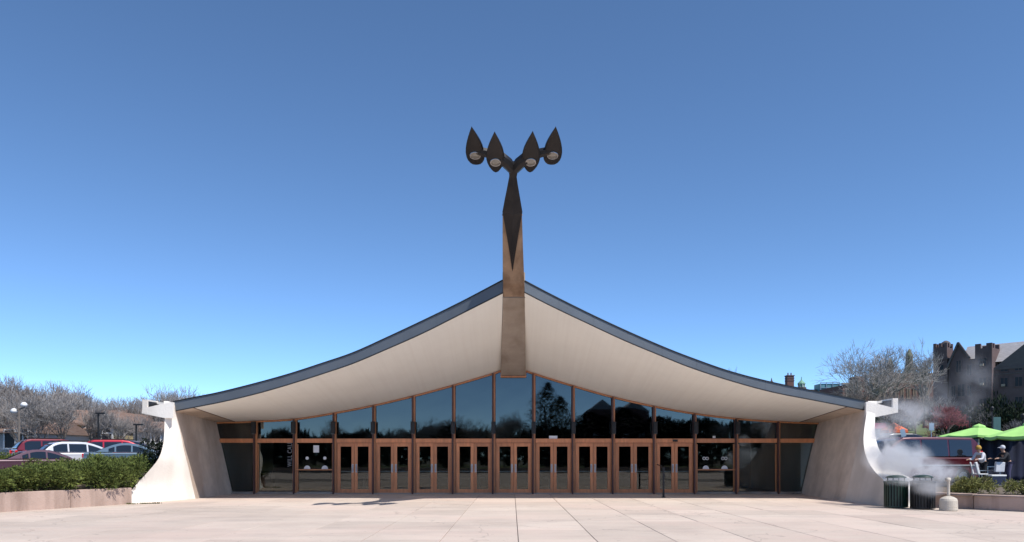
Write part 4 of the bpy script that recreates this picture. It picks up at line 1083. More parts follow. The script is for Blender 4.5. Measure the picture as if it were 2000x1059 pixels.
def skin_obj(name, joints, edges, radii, m, parent, sub=2, root=0):
    me = bpy.data.meshes.new(name); me.from_pydata(joints, edges, []); me.update()
    o = bpy.data.objects.new(name, me); COL.objects.link(o); o.parent = parent
    sk = o.modifiers.new('skin', 'SKIN')
    if not me.skin_vertices: me.skin_vertices.new(name='')
    for i, r_ in enumerate(radii):
        v = me.skin_vertices[0].data[i]; v.radius = (r_, r_) if not hasattr(r_, '__len__') else r_; v.use_root = (i == root)
    sk.use_smooth_shade = True
    sb = o.modifiers.new('sub', 'SUBSURF'); sb.levels = sub; sb.render_levels = sub
    me.materials.append(M[m]); return o
def person(label, loc, rz, lean, sitting, top_m, leg_m, hair_m, cap, reach):
    t = thing('person', label, 'person', loc, rz)
    # local: faces +X. pelvis
    ph = .50 if sitting else .93
    pel = Vector((0, 0, ph)); c, s_ = math.cos(lean), math.sin(lean)
    up = lambda d: pel+Vector((s_*d, 0, c*d))
    chest = up(.36); neck = up(.52); head = neck+Vector((s_*.6, 0, 1)).normalized()*.17; crown = head+Vector((.02, 0, .08))
    J = [pel, up(.16), chest, neck, head, crown]; Rr = [.125, .115, .13, .055, .088, .07]; E = [(0, 1), (1, 2), (2, 3), (3, 4), (4, 5)]
    arms = []
    for sd in (-1, 1):
        sh = up(.45)+Vector((0, sd*.18, 0)); el = sh+Vector((.12+.08*reach, sd*.05, -.24)); wr = el+Vector((.22, -sd*.02, -.02+.06*reach)); hd = wr+Vector((.08, 0, -.01))
        i = len(J); J += [sh, el, wr, hd]; Rr += [.06, .043, .03, .034]; E += [(2, i), (i, i+1), (i+1, i+2), (i+2, i+3)]; arms.append((sh, el, wr, hd))
        # fingers
        for f in range(4):
            b_ = hd+Vector((.03, (f-1.5)*.019, 0)); tpf = b_+Vector((.055-.006*abs(f-1.5), 0, -.03)); k = len(J); J += [b_, tpf]; Rr += [.010, .008]; E += [(i+3, k), (k, k+1)]
        th = hd+Vector((.0, -sd*.04, .01)); k = len(J); J += [th, th+Vector((.04, -sd*.01, -.01))]; Rr += [.012, .009]; E += [(i+3, k), (k, k+1)]
    legs = []
    for sd in (-1, 1):
        hp = pel+Vector((0, sd*.09, -.04))
        if sitting: kn = hp+Vector((.42, 0, .02)); an = kn+Vector((.02, 0, -.40))
        else: kn = hp+Vector((.04*sd+.03, 0, -.42)); an = kn+Vector((-.04, 0, -.40))
        an.z = .08; toe = an+Vector((.15, 0, -.05))
        i = len(J); J += [hp, kn, an, toe]; Rr += [.085, .058, .04, .038]; E += [(0, i), (i, i+1), (i+1, i+2), (i+2, i+3)]; legs.append((hp, kn, an, toe))
    skin_obj('body', J, E, Rr, 'skin', t, 2)
    JJ = [pel+Vector((0, 0, -.02)), up(.16), chest, up(.49)]; RR = [.15, .14, .155, .085]; EE = [(0, 1), (1, 2), (2, 3)]
    for (sh, el, wr, hd) in arms:
        i = len(JJ); JJ += [sh, el, wr]; RR += [.078, .058, .045]; EE += [(2, i), (i, i+1), (i+1, i+2)]
    skin_obj('jacket', JJ, EE, RR, top_m, t, 2)
    JJ = [pel+Vector((0, 0, .04))]; RR = [.145]; EE = []
    for (hp, kn, an, toe) in legs:
        i = len(JJ); JJ += [hp, kn, an+Vector((0, 0, .03))]; RR += [.1, .075, .062]; EE += [(0, i), (i, i+1), (i+1, i+2)]
    skin_obj('trousers', JJ, EE, RR, leg_m, t, 2)
    for (hp, kn, an, toe) in legs:
        MB().lathe(an+Vector((.06, 0, -.08)), [(.05, 0), (.055, .03), (.05, .07), (.03, .09)], 12).build('shoe', 'iron', t, smooth=True).scale = (1, 1, 1)
    # face
    fc = head+Vector((.085, 0, .0))
    for sd in (-1, 1):
        MB().lathe(head+Vector((.076, sd*.032, .012)), [(.002, -.01), (.01, 0), (.002, .01)], 8).build('eye', 'iron', t)
        MB().lathe(head+Vector((0, sd*.088, -.02)), [(.004, -.02), (.014, 0), (.006, .03)], 8).build('ear', 'skin', t)
    MB().add([fc+Vector((-.01, -.012, -.03)), fc+Vector((-.01, .012, -.03)), fc+Vector((.018, 0, -.028)), fc+Vector((-.01, 0, .02))], [(0, 1, 2), (0, 2, 3), (1, 3, 2)]).build('nose', 'skin', t)
    MB().box(fc+Vector((-.012, 0, -.055)), (.012, .045, .008)).build('mouth', 'redlight', t)
    # hair / cap
    n = 16; rows = []
    rad = .118 if not cap else .108
    for q in range(8):
        ph_ = math.pi/2*q/7*1.25; rr_ = rad*math.sin(ph_); zz = rad*1.05*math.cos(ph_)
        rows.append([head+Vector((-.018+rr_*math.cos(2*math.pi*j/n)*(1.0), rr_*math.sin(2*math.pi*j/n), .03+zz))+(Vector((noise.noise(Vector((j*.9, q*.9, 1))), noise.noise(Vector((j*.9, q*.9, 5))), noise.noise(Vector((j*.9, q*.9, 9)))))*.018 if not cap else Vector()) for j in range(n)])
    hb = MB().grid(rows, closed=True, flip=True).build('cap' if cap else 'hair', hair_m, t, smooth=True)
    if cap:
        MB().prism([head+Vector((.07, -.07, .04)), head+Vector((.18, -.045, .02)), head+Vector((.19, 0, .018)), head+Vector((.18, .045, .02)), head+Vector((.07, .07, .04))], (0, 0, .012)).build('cap_brim', hair_m, t)
    return t
xA = (1921-1000)/F*34.0; xB = (1970-1000)/F*33.2
person('person with bushy ginger hair bending forward beside the rear of the maroon van', (xA, 34.0, .43), R(200), .55, False, 'shirt', 'jacket', 'hair', False, .3)
person('person in a pale cap and black jacket leaning toward the white bag', (xB, 33.2, .43), R(185), .5, False, 'jacket', 'jeans', 'cap', True, .9)
# white bag held, folding chair, cooler
bx = (1951-1000)/F*33.1
MB().prism([(-.2, 0, -.42), (.18, 0, -.42), (.22, 0, 0), (-.16, 0, .02)], (0, .14, 0)).build('white_bag', 'cap', loc=(bx, 33.0, EYE+(HZ-903)/F*33.0), bevel=.02, label='limp white shopping bag held out by the person in the pale cap', category='bag')
cx = (1912-1000)/F*33.4
t = thing('folding_chair', 'white framed folding chair behind the maroon van', 'chair', (cx, 33.4, .43), R(0))
MB().bar((.0, .0, .42), (-.14, 0, .95), .09, .1).bar((.0, .4, .42), (-.14, .4, .95), .06, .06).build('back_frame', 'white', t, bevel=.02)
MB().box((.18, .2, .43), (.46, .42, .05)).build('seat', 'white', t, bevel=.015)
for a, b in ((0, 0), (.36, 0), (0, .4), (.36, .4)): MB().bar((a, b, .42), (a+.04, b, 0), .03, .03).build('leg', 'steel', t)
MB().bar((-.05, 0, .58), (.7, 0, .60), .03, .03).build('arm_rest', 'steel', t)
t = thing('cooler_box', 'navy picnic cooler with white lid in front of the folding chair', 'cooler', (cx+.25, 32.6, .42))
MB().box((0, 0, .19), (.6, .36, .36)).build('bin', 'p_navy', t, bevel=.02); MB().box((0, 0, .4), (.64, .4, .07)).build('lid', 'white', t, bevel=.02)
t = thing('folding_table', 'small white folding table between the two people', 'table', ((1941-1000)/F*34.6, 34.6, .43))
MB().box((0, 0, .74), (.9, .5, .03)).build('tabletop', 'white', t)
for a in (-.4, .4):
    for b in (-.2, .2): MB().box((a, b, .36), (.025, .025, .72)).build('leg', 'steel', t)

# ================================================================ DISTANT BUILDINGS
# gothic residential hall: facade runs along u, receding depth along wv
Uv = Vector((.66, -.75, 0)).normalized(); Wv = Vector((.75, .66, 0)).normalized()
O = Vector(((1853-1000)/F*125, 125, 0))
def tpar(px):
    k = (px-1000)/F; return (k*O.y-O.x)/(Uv.x-k*Uv.y)
def fz(py, t): return EYE+(HZ-py)/F*(O.y+Uv.y*t)
hall = thing('gothic_hall', 'shaded brownstone hall with steep gable, crenellated towers and pale slate roof behind the lime umbrellas', 'building', tuple(O))
def HP(t, d, z): return Uv*t+Wv*d+Vector((0, 0, z))
def hbox(mb, t0, t1, d0, d1, z0, z1, mi=0):
    return mb.prism([HP(t0, d0, z0), HP(t1, d0, z0), HP(t1, d1, z0), HP(t0, d1, z0)], (0, 0, z1-z0), mi)
GZ = 3.0
def crenels(mb, t0, t1, d0, d1, z, n):
    st_ = (t1-t0)/(2*n-1)
    for k in range(n):
        hbox(mb, t0+2*k*st_, t0+(2*k+1)*st_, d0, d0+.4, z, z+.75)
        hbox(mb, t0+2*k*st_, t0+(2*k+1)*st_, d1-.4, d1, z, z+.75)
    hbox(mb, t0, t0+.4, d0+.9, d0+1.5, z, z+.75); hbox(mb, t1-.4, t1, d0+.9, d0+1.5, z, z+.75)
def window(t0, t1, z0, z1, d=0, lights=2, ac=False):
    mb = MB(); hbox(mb, t0-.14, t1+.14, d-.06, d+.05, z0-.18, z0); hbox(mb, t0-.12, t0, d-.05, d+.05, z0, z1); hbox(mb, t1, t1+.12, d-.05, d+.05, z0, z1); hbox(mb, t0-.12, t1+.12, d-.05, d+.05, z1, z1+.15)
    for k in range(1, lights): x = t0+(t1-t0)*k/lights; hbox(mb, x-.04, x+.04, d-.04, d+.05, z0, z1)
    wo = mb.build('window', 'brownstone', hall)
    m2 = MB(); hbox(m2, t0, t1, d-.01, d+.02, z0, z1); m2.build('pane', 'winglass', wo)
    if ac:
        m3 = MB(); hbox(m3, t0+.15, t0+.65, d-.35, d-.06, z0+.05, z0+.4); m3.build('air_conditioner', 'limestone', wo)
# crenellated tower
ta, tb_ = tpar(1824), tpar(1857.5); zt = fz(681, ta)
mb = MB(); hbox(mb, ta, tb_-.5, -.3, 2.4, GZ, zt); crenels(mb, ta, tb_-.5, -.3, 2.4, zt, 3)
hbox(mb, ta-.1, tb_-.4, -.4, 2.5, fz(705, ta), fz(705, ta)+.3); mb.build('tower', 'brownstone', hall)
m2 = MB().lathe(HP((ta+tb_)/2+.1, 1.2, zt), [(.75, 0), (.8, .5), (.6, 1.0), (.2, 1.25)], 14); m2.build('tower_dome', 'slate_dark', hall, smooth=True)
window((ta+tb_)/2-.4, (ta+tb_)/2+.3, fz(732, ta), fz(715, ta), -.32, 1)
# gable block
t0, t1 = tpar(1853), tpar(1908); tap = tpar(1872); z_ap = fz(671, tap); tl_ = tpar(1853.5); tr_ = tpar(1893)
poly = [HP(t0, 0, GZ), HP(t1, 0, GZ), HP(t1, 0, fz(701, t1)), HP(tr_, 0, fz(701, tr_)), HP(tap, 0, z_ap), HP(tl_, 0, fz(717, tl_))]
mb = MB().prism(poly, Wv*1.0); hbox(mb, t0+.1, t1, .9, 9, GZ, fz(717, tl_)); mb.build('gable_wall', 'brownstone', hall)
mb = MB()
for a, b in (((tl_-.3, fz(720, tl_)), (tap, z_ap+.15)), ((tap, z_ap+.15), (tr_+.1, fz(701, tr_)+.1))):
    mb.bar(HP(a[0], -.1, a[1]), HP(b[0], -.1, b[1]), .4, .25)
mb.build('gable_coping', 'slate_dark', hall)
# pale slate roof behind running to the frame edge
ta2 = tpar(1874); tb2 = tpar(2060)
mb = MB().add([HP(tap, .3, z_ap-.1), HP(tb2, 3.0, z_ap-.1-3.3), HP(tb2, 1.0, z_ap-6.5), HP(tr_, .3, fz(702, tr_))], [(3, 2, 1, 0)])
rows = [[HP(t_, .6+.35*(z_ap-.2-z_)*-.0, z_) for t_ in (tap, tpar(1900), tpar(1940), tpar(1990), tpar(2060))] for z_ in (0,)]
mb = MB().prism([HP(tap, 4.0, z_ap-.15), HP(tap, .5, z_ap-3.4), HP(tap, 8, z_ap-3.4)], Uv*(tb2-tap)); 
mb.build('slate_roof', 'slate', hall)
# second tower
ta, tb_ = tpar(1909), tpar(1942); zt = fz(683, ta)
mb = MB(); hbox(mb, ta, tb_, -1.1, 2.6, GZ, zt); crenels(mb, ta, tb_, -1.1, 2.6, zt, 2); mb.build('tower', 'brownstone', hall)
for py in (718, 755, 795): window((ta+tb_)/2-.55, (ta+tb_)/2+.45, fz(py, ta), fz(py-15, ta), -1.12, 2, True)
# right wing
t0, t1 = tpar(1942.5), tpar(2090); ze = fz(722, t0)
mb = MB(); hbox(mb, t0, t1, -.2, 9, GZ, ze); mb.build('wing_wall', 'brownstone', hall)
mb = MB(); hbox(mb, t0-.05, t1, -.32, 0, ze-.1, ze+.25); hbox(mb, t0-.05, t1, -.27, 0, fz(733, t0)-.0, fz(733, t0)+.15); mb.build('eaves_course', 'slate_dark', hall)
mb = MB().prism([HP(t0, -.25, ze+.25), HP(tpar(2065), -.25, ze+.25), HP(tpar(2012), -.25, fz(664, tpar(2012)))], Wv*8); mb.build('wing_roof', 'slate_dark', hall)
for k in range(5):
    c = t0+.9+k*1.95
    window(c, c+.95, fz(757, t0), fz(740, t0), -.22, 2, k % 2 == 0)
    window(c, c+.95, fz(797, t0), fz(778, t0), -.22, 2, k == 2)
    window(c, c+.95, fz(727, t0), fz(716, t0)-.3, -.22, 2)
tg = tpar(1860)
for (pa, pb, pz0, pz1) in ((1868, 1877, 728, 706), (1858, 1866, 775, 755), (1871, 1884, 775, 752), (1889, 1897, 775, 755), (1889, 1897, 735, 716), (1858, 1866, 818, 795), (1871, 1884, 818, 795), (1889, 1897, 818, 795)):
    window(tpar(pa), tpar(pb), fz(pz0, tg), fz(pz1, tg), 0, 2)

# long lower brick range with cupolas
def box_bld(t, px0, px1, topy, Y, dep, m, name, z0=0):
    a = (px0-1000)/F*Y; b = (px1-1000)/F*Y; z = EYE+(HZ-topy)/F*Y
    return MB().box(((a+b)/2-t.location.x, Y+dep/2-t.location.y, (z+z0)/2-t.location.z), (b-a, dep, z-z0)).build(name, m, t)
def bwin(t, px, py0, py1, Y, wpx, arch=False):
    a = (px-1000)/F*Y; z0 = EYE+(HZ-py1)/F*Y; z1 = EYE+(HZ-py0)/F*Y; wd = wpx/F*Y
    f = MB(); L_ = t.location
    for sx in (-1, 1): f.box((a+sx*wd/2-L_.x, Y-.04-L_.y, (z0+z1)/2), (.12, .12, z1-z0+.2))
    f.box((a-L_.x, Y-.05-L_.y, z0-.06), (wd+.3, .16, .12)).box((a-L_.x, Y-.05-L_.y, z1+.05), (wd+.3, .14, .12)).box((a-L_.x, Y-.04-L_.y, (z0+z1)/2), (.06, .1, z1-z0))
    fo = f.build('window', 'limestone', t)
    MB().box((a-L_.x, Y-.01-L_.y, (z0+z1)/2), (wd-.1, .03, z1-z0)).build('pane', 'winglass', fo)
YR = 132
rg = thing('college_range', 'long reddish brick college range with two domed cupolas behind the big bare trees', 'building', ((1740-1000)/F*YR, YR, 0))
box_bld(rg, 1646, 1828, 752, YR, 10, 'brick', 'wall')
box_bld(rg, 1735, 1828, 729, YR+2.2, 6, 'shingle', 'roof')
box_bld(rg, 1646, 1738, 748, YR-.3, 1.0, 'limestone', 'cornice', EYE+(HZ-751)/F*YR)
box_bld(rg, 1671, 1692, 735, YR-1, 2.5, 'brick', 'stair_tower')
box_bld(rg, 1714, 1733, 735, YR-.6, 2.5, 'slate_dark', 'stair_tower')
box_bld(rg, 1676, 1684, 752, YR-1.4, .6, 'limestone', 'pilaster')
def cupola(px, base, dome0, tip, Y, wpx, wb_):
    x = (px-1000)/F*Y-rg.location.x; z = lambda py: EYE+(HZ-py)/F*Y; r = wpx/F*Y/2; rb = wb_/F*Y/2
    c = MB().lathe((x, 3.2, 0), [(rb, z(760)), (rb, z(base)), (r*1.15, z(base)+.05), (r*1.15, z(base)+.3)], 8).build('cupola', 'green_stone', rg)
    mb = MB()
    for k in range(8):
        a = math.pi/8+k*math.pi/4; mb.box((x+r*.9*math.cos(a), 3.2+r*.9*math.sin(a), (z(base)+z(dome0))/2+.1), (.22, .22, z(dome0)-z(base)), rz=a)
    mb.lathe((x, 3.2, 0), [(r*.5, z(base)), (r*.5, z(dome0))], 8); mb.build('lantern', 'green_stone', c)
    MB().lathe((x, 3.2, z(dome0)), [(r*1.15, 0), (r*1.15, .2), (r*.95, .55), (r*.55, 1.1), (.12, 1.45), (.05, z(tip)-z(dome0))], 12).build('dome', 'green_stone', c, smooth=True)
cupola(1751, 728, 713, 699, YR+1, 11, 17); cupola(1789, 716, 695, 684, YR+1, 12, 20)
for px in (1655, 1664, 1700, 1708, 1742, 1752, 1762, 1774, 1786, 1798, 1810): bwin(rg, px, 760, 778, YR, 5)
Yc = 150
t = thing('brick_hall', 'low brick hall carrying the chimney and cupola, all but hidden behind the grey roof edge', 'building', ((1550-1000)/F*151, 151, 0))
zb_ = EYE+(HZ-783)/F*151
MB().box((0, 5, zb_/2), (24, 8, zb_)).build('wall', 'brick', t)
MB().box((0, 5, zb_+.1), (24.6, 8.6, .25)).build('roof', 'slate_dark', t)
t = thing('brick_chimney', 'square red brick chimney with two pots rising over the grey roof edge', 'chimney', ((1542-1000)/F*Yc, Yc, 0))
zt = EYE+(HZ-735)/F*Yc
MB().box((0, 0, zt/2), (1.3, 1.3, zt)).build('stack', 'brick', t)
MB().box((0, 0, zt-.9), (1.42, 1.42, .15)).box((0, 0, zt-.45), (1.42, 1.42, .15)).box((0, 0, zt+.06), (1.5, 1.5, .18)).build('brick_band', 'brownstone', t)
for s in (-.3, .3): MB().lathe((s, 0, zt+.1), [(.14, 0), (.11, .5), (.14, .55)], 10).build('chimney_pot', 'brick', t)
t = thing('green_cupola', 'small verdigris copper cupola with finial right of the brick chimney', 'cupola', ((1565.5-1000)/F*Yc, Yc, 0))
z = lambda py: EYE+(HZ-py)/F*Yc
MB().lathe((0, 0, 0), [(.95, z(790)), (.95, z(757)), (.85, z(757)+.02)], 8).build('base', 'slate_dark', t)
MB().lathe((0, 0, 0), [(.62, z(758)), (.62, z(751)), (.8, z(751)+.05), (.78, z(749)), (.5, z(746)), (.22, z(743.5)), (.1, z(741)), (.05, z(736))], 10).build('dome', 'verdigris', t, smooth=False)
for k in range(8):
    a = k*math.pi/4; MB().box((.66*math.cos(a), .66*math.sin(a), (z(758)+z(751))/2), (.14, .1, .7), rz=a).build('column', 'white', t)
t = thing('roof_spire', 'tiny dark spire poking over the grey roof edge left of the brick chimney', 'spire', ((1507-1000)/F*Yc, Yc, 0))
MB().lathe((0, 0, 0), [(.35, z(770)), (.35, z(748)), (.18, z(744)), (.03, z(738))], 8).build('spire', 'slate_dark', t)
MB().tube([(.2, 0, z(770)), (.2, 0, z(745))], .12, 6).build('vent_pipe', 'slate_dark', t)
t = thing('rooftop_plant_room', 'blue-green glazed rooftop plant room between the cupola and the bare tree', 'building', ((1625-1000)/F*145, 145, 0))
z2 = lambda py: EYE+(HZ-py)/F*145
MB().box((0, 2, z2(768)/2), (5.4, 4, z2(768))).build('wall', 'brownstone', t)
MB().box((-.2, 2, (z2(768)+z2(749))/2), (3.6, 3, z2(749)-z2(768))).build('glazed_box', 'teal', t)
for a in (-2, -.9, .3, 1.6): MB().box((a, .4, (z2(768)+z2(747))/2), (.12, .12, z2(747)-z2(768))).build('frame_post', 'steel', t)
MB().bar((-2, .4, z2(747)), (1.6, .4, z2(747)), .12, .12).bar((-2, .4, z2(757)), (1.6, .4, z2(757)), .1, .1).build('frame_rail', 'steel', t)
t = thing('flat_roofed_block', 'low dark roofed block hugging the grey roof edge beyond the cupola', 'building', ((1598-1000)/F*147, 147, 0))
MB().box((0, 2, z2(762)/2), (3.4, 4, z2(762))).build('wall', 'limestone', t); MB().box((0, 2, z2(762)+.12), (3.8, 4.4, .3)).build('roof', 'slate_dark', t)

# houses behind the parking lot
def house(label, px0, px1, Y, eavy, ridgy, wallm, roofm, gable_front, wins, group=None):
    a = (px0-1000)/F*Y; b = (px1-1000)/F*Y; w_ = b-a; cx_ = (a+b)/2; ze = EYE+(HZ-eavy)/F*Y; zr = EYE+(HZ-ridgy)/F*Y; z0 = hL(cx_, Y)-.3
    t = thing('house', label, 'house', (cx_, Y, z0)); ze -= z0; zr -= z0; d = 8
    if gable_front:
        MB().prism([(-w_/2, 0, 0), (w_/2, 0, 0), (w_/2, 0, ze), (0, 0, zr), (-w_/2, 0, ze)], (0, d, 0)).build('wall', wallm, t)
        mb = MB()
        for s in (-1, 1): mb.prism([(0, -.4, zr+.18), (s*(w_/2+.35), -.4, ze-.1), (s*(w_/2+.35), -.4, ze-.28), (0, -.4, zr)], (0, d+.8, 0))
        ro = mb.build('roof', roofm, t)
        mb = MB()
        for s in (-1, 1): mb.bar((0, -.43, zr+.06), (s*(w_/2+.33), -.43, ze-.2), .05, .22)
        mb.build('barge_board', 'white', t)
    else:
        MB().box((0, d/2, ze/2), (w_, d, ze)).build('wall', wallm, t)
        MB().prism([(-w_/2-.3, -.4, ze-.05), (-w_/2-.3, d/2, zr), (-w_/2-.3, d+.4, ze-.05)], (w_+.6, 0, 0)).build('roof', roofm, t)
        MB().box((w_*.3, d/2+1.2, zr-.2), (.5, .5, 1.0)).build('chimney', 'brick', t)
    for (px, py, ww, hh_) in wins:
        x = (px-1000)/F*Y-cx_; zc = EYE+(HZ-py)/F*Y-z0
        fo = MB().box((x, -.04, zc+hh_/2+.06), (ww+.2, .1, .08)).box((x, -.04, zc-hh_/2-.06), (ww+.3, .12, .12)).box((x-ww/2-.06, -.04, zc), (.12, .1, hh_)).box((x+ww/2+.06, -.04, zc), (.12, .1, hh_)).build('window', 'white', t)
        MB().box((x, -.02, zc), (ww, .04, hh_)).build('pane', 'winglass', fo)
    return t
house('long brown-roofed house behind the leafless trees', 70, 205, 74, 838, 796, 'yellow_house', 'shingle', False, [(90, 850, .9, 1.3), (125, 850, .9, 1.3), (160, 850, .9, 1.3), (190, 850, .9, 1.3)])
house('yellow gabled house front with white trim, left of the small reddish tree', 74, 113, 70, 822, 802, 'yellow_house', 'shingle', True, [(93, 816, .8, .6), (84, 838, .9, 1.3), (102, 838, .9, 1.3)])
house('narrow yellow gabled house front nearest the thin dark lot lamp', 199, 219, 70, 829, 806, 'yellow_house', 'shingle', True, [(209, 832, .7, 1.2), (209, 850, .9, 1.2)])
house('pale grey house with white windows behind the twin-globe lamp', -30, 68, 62, 845, 815, 'grey_house', 'shingle', False, [(45, 858, .8, 1.4), (57, 858, .8, 1.4), (20, 858, .8, 1.4)])
house('grey-brown house half hidden in trees right beside the curved pier', 260, 345, 72, 842, 820, 'grey_house', 'shingle', False, [(292, 852, .8, 1.2), (305, 852, .8, 1.2)])
# distant wooded ridge closing the gaps in the left treeline
ridge = MB(); rr = random.Random(77)
for k in range(5200):
    px = rr.uniform(-120, 480); Y = rr.uniform(118, 150); x = (px-1000)/F*Y
    top_ = EYE+(HZ-(interp(sky_l, px)+rr.uniform(14, 40)))/F*Y; z = rr.uniform(.3, 1)**.7*top_
    d = Vector((rr.gauss(0, .5), rr.gauss(0, .3), 1)).normalized(); L_ = rr.uniform(.8, 2.6); sd = Vector((rr.uniform(.03, .09), 0, 0))
    p = Vector((x, Y, z-L_)); ridge.add([p-sd, p+sd, p+d*L_], [(0, 1, 2)])
ridge.build('far_woodland', 'twig_brown', kind='stuff')
hillrows = []
for Y in (150, 165, 200):
    hillrows.append([(x, Y, (EYE+(HZ-(interp(sky_l, x/Y*F+1000)+52))/F*Y if Y > 150 else 2)+noise.noise(Vector((x*.06, 0, 3)))*1.2) for x in range(-170, -30, 4)])
MB().grid(hillrows).build('wooded_hill', 'twig_brown', kind='structure', smooth=True)

# ================================================================ WORLD BEHIND THE CAMERA, seen in the glass
def refl_tree(px, topy, Yb, pr, label, wd=1.0, grp='trees across the street mirrored in the glazing'):
    path = 2*YG-Yb; x = (px-1000)/F*path; z = EYE+(HZ-topy)/F*path
    return tree(pr, (x, Yb, -.1), px*.01, (z/10*wd, z/10*wd, z/10), label, grp)
for px, ty, Yb, i in [(470, 822, -55, 0), (560, 828, -60, 1), (640, 820, -50, 2), (700, 832, -58, 3), (760, 826, -62, 0), (815, 818, -52, 1), (850, 812, -56, 3), (900, 808, -60, 2), (930, 822, -50, 0), (985, 806, -55, 1), (1010, 800, -48, 3), (1390, 815, -60, 0), (1460, 820, -52, 2), (1530, 822, -56, 1)]:
    refl_tree(px, ty, Yb, (TP[i]), 'bare street tree across the plaza, mirrored in the upper panes', 1.1)
def conifer(px, topy, Yb, wd, label, grp=None):
    path = 2*YG-Yb; x = (px-1000)/F*path; z = EYE+(HZ-topy)/F*path
    t = thing('evergreen_tree', label, 'tree', (x, Yb, -.1), 0, grp); t.scale = (wd, wd, z/5)
    o = bpy.data.objects.new('crown', EV); COL.objects.link(o); o.parent = t
    MB().tube([(0, 0, 0), (0, 0, 3.4)], [.22, .06], 8).build('trunk', 'bark', t)
rr = random.Random(9); mb = MB()
for k in range(5200):
    z = 4.9*(1-rr.random()**.85)+.35; r_ = 1.5*max(.05, math.sin(min(1, (5.25-z)/4.6)**.7*math.pi*.72))*rr.uniform(.3, 1.12)*(1+.3*noise.noise(Vector((z*1.4, rr.random()*.5, 2)))); a = rr.uniform(0, 6.283)
    p = Vector((r_*math.cos(a), r_*math.sin(a), z)); d = Vector((math.cos(a), math.sin(a), rr.uniform(-.3, .5))); L_ = rr.uniform(.12, .32); s_ = Vector((-math.sin(a), math.cos(a), 0))*L_*.4
    mb.add([p-s_, p+s_, p+d*L_], [(0, 1, 2)])
EV = bpy.data.meshes.new('crown'); EV.from_pydata(mb.v, [], mb.f); EV.materials.append(M['evergreen']); EV.update()
conifer(1068, 752, -18, 1.35, 'tall dark evergreen across the plaza, mirrored beside the central pane')
conifer(1096, 782, -22, 1.2, 'smaller dark evergreen across the plaza beside the tall one')
for k, (px, ty, wd) in enumerate([(1150, 812, 3.2), (1215, 808, 3.4), (1285, 818, 3.2), (1350, 826, 3.0), (560, 846, 3), (690, 846, 3), (880, 832, 2.0)]):
    conifer(px, ty, -34, wd, 'broad dark evergreen mass across the street, mirrored in the upper panes', 'evergreen masses across the street')
rr = random.Random(15); mb = MB(); prof_m = [(300, 852), (560, 850), (700, 856), (860, 846), (980, 850), (1100, 836), (1200, 818), (1330, 826), (1500, 832), (1700, 836)]
for k in range(9000):
    Yb = rr.uniform(-78, -70); path = 2*YG-Yb; px = rr.uniform(250, 1750); z = (EYE+(HZ-interp(prof_m, px)+noise.noise(Vector((px*.03, 0, 0)))*9)/F*path)*rr.random()**.6
    p = Vector(((px-1000)/F*path, Yb, z)); L_ = rr.uniform(.5, 1.5); a = rr.uniform(-.8, .8)
    mb.add([p+Vector((-.35, 0, -.2)), p+Vector((.35, 0, -.2)), p+Vector((a, .2, L_))], [(0, 1, 2)])
mb.build('dark_woodland', 'evergreen', kind='stuff')
path = 2*YG+45
t = thing('brick_terrace', 'brick terrace with pale gables across the street, mirrored in the panes right of centre', 'building', ((1210-1000)/F*path, -45, 0))
zt = EYE+(HZ-800)/F*path
MB().box((0, -4, zt/2), (9, 8, zt)).build('wall', 'brick', t)
for s in (-2.5, 2.5): MB().prism([(s-1.8, .05, zt), (s+1.8, .05, zt), (s, .05, zt+1.6)], (0, -6, 0)).build('gable', 'slate', t)
for s in (-3, -1, 1, 3):
    for zz in (1.6, 4.4): MB().box((s, .03, zz), (.9, .06, 1.4)).build('window', 'white', t)
t = thing('street_wall', 'low pale wall along the street across the plaza, mirrored low in the door panes', 'wall', (0, -13, 0))
for k in range(14): MB().box((-26+k*4, 0, .25), (3.98, .3, .55)).build('wall_block', 'limestone', t)

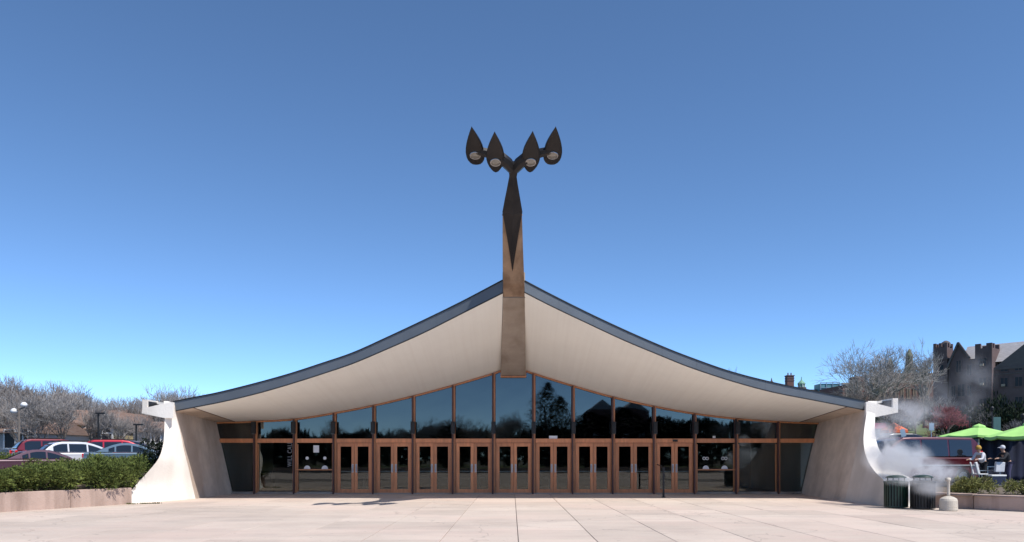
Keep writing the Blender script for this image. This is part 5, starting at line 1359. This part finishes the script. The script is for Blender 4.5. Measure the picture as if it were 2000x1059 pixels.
# ================================================================ STEAM
def steam():
    m = bpy.data.materials.new('steam'); m.use_nodes = True; n = m.node_tree.nodes; l = m.node_tree.links
    n.remove(n['Principled BSDF']); out = n['Material Output']
    pv = n.new('ShaderNodeVolumePrincipled'); pv.inputs['Color'].default_value = (.88, .89, .92, 1); pv.inputs['Anisotropy'].default_value = .2
    tc = n.new('ShaderNodeTexCoord')
    nz = n.new('ShaderNodeTexNoise'); nz.inputs['Scale'].default_value = 1.15; nz.inputs['Detail'].default_value = 6; nz.inputs['Roughness'].default_value = .6; nz.inputs['Distortion'].default_value = .7
    l.new(tc.outputs['Object'], nz.inputs['Vector'])
    mr = n.new('ShaderNodeMapRange'); mr.inputs['From Min'].default_value = .42; mr.inputs['From Max'].default_value = .66; l.new(nz.outputs['Fac'], mr.inputs[0])
    tot = None
    for (px, py, Y, rx, rz_, amp) in STEAM:
        c = P(px, py, Y)
        sb = n.new('ShaderNodeVectorMath'); sb.operation = 'SUBTRACT'; sb.inputs[1].default_value = c; l.new(tc.outputs['Object'], sb.inputs[0])
        dv = n.new('ShaderNodeVectorMath'); dv.operation = 'DIVIDE'; dv.inputs[1].default_value = (rx, .8, rz_); l.new(sb.outputs[0], dv.inputs[0])
        ln = n.new('ShaderNodeVectorMath'); ln.operation = 'LENGTH'; l.new(dv.outputs[0], ln.inputs[0])
        ma = n.new('ShaderNodeMapRange'); ma.interpolation_type = 'SMOOTHSTEP'; ma.inputs['From Min'].default_value = 1; ma.inputs['From Max'].default_value = .1
        ma.inputs['To Max'].default_value = amp; l.new(ln.outputs['Value'], ma.inputs[0])
        if tot is None: tot = ma.outputs[0]
        else:
            ad = n.new('ShaderNodeMath'); ad.operation = 'ADD'; l.new(tot, ad.inputs[0]); l.new(ma.outputs[0], ad.inputs[1]); tot = ad.outputs[0]
    mu = n.new('ShaderNodeMath'); mu.operation = 'MULTIPLY'; l.new(tot, mu.inputs[0]); l.new(mr.outputs[0], mu.inputs[1])
    l.new(mu.outputs[0], pv.inputs['Density']); l.new(pv.outputs[0], out.inputs['Volume'])
    return m
STEAM = [(1752, 896, 25.2, 1.3, .75, 10), (1722, 862, 25.7, .6, .8, 6), (1815, 922, 24.9, 1.2, .55, 8), (1870, 922, 25.2, .8, .3, 2.0), (1765, 940, 23.8, .8, .22, 3.2), (1812, 952, 23.2, .5, .4, 2.2),
         (1790, 812, 26.5, 1.1, .7, 1.9), (1870, 790, 27, 1.3, 1.0, .4), (1905, 740, 27, .9, 1.1, .45), (1830, 760, 27, .9, .8, .4), (1745, 800, 26.5, .8, .55, 1.4)]
M['steam'] = steam()
MB().box((14.8, 25.4, 3.3), (6.8, 6.2, 6.5)).build('steam', 'steam', kind='stuff')
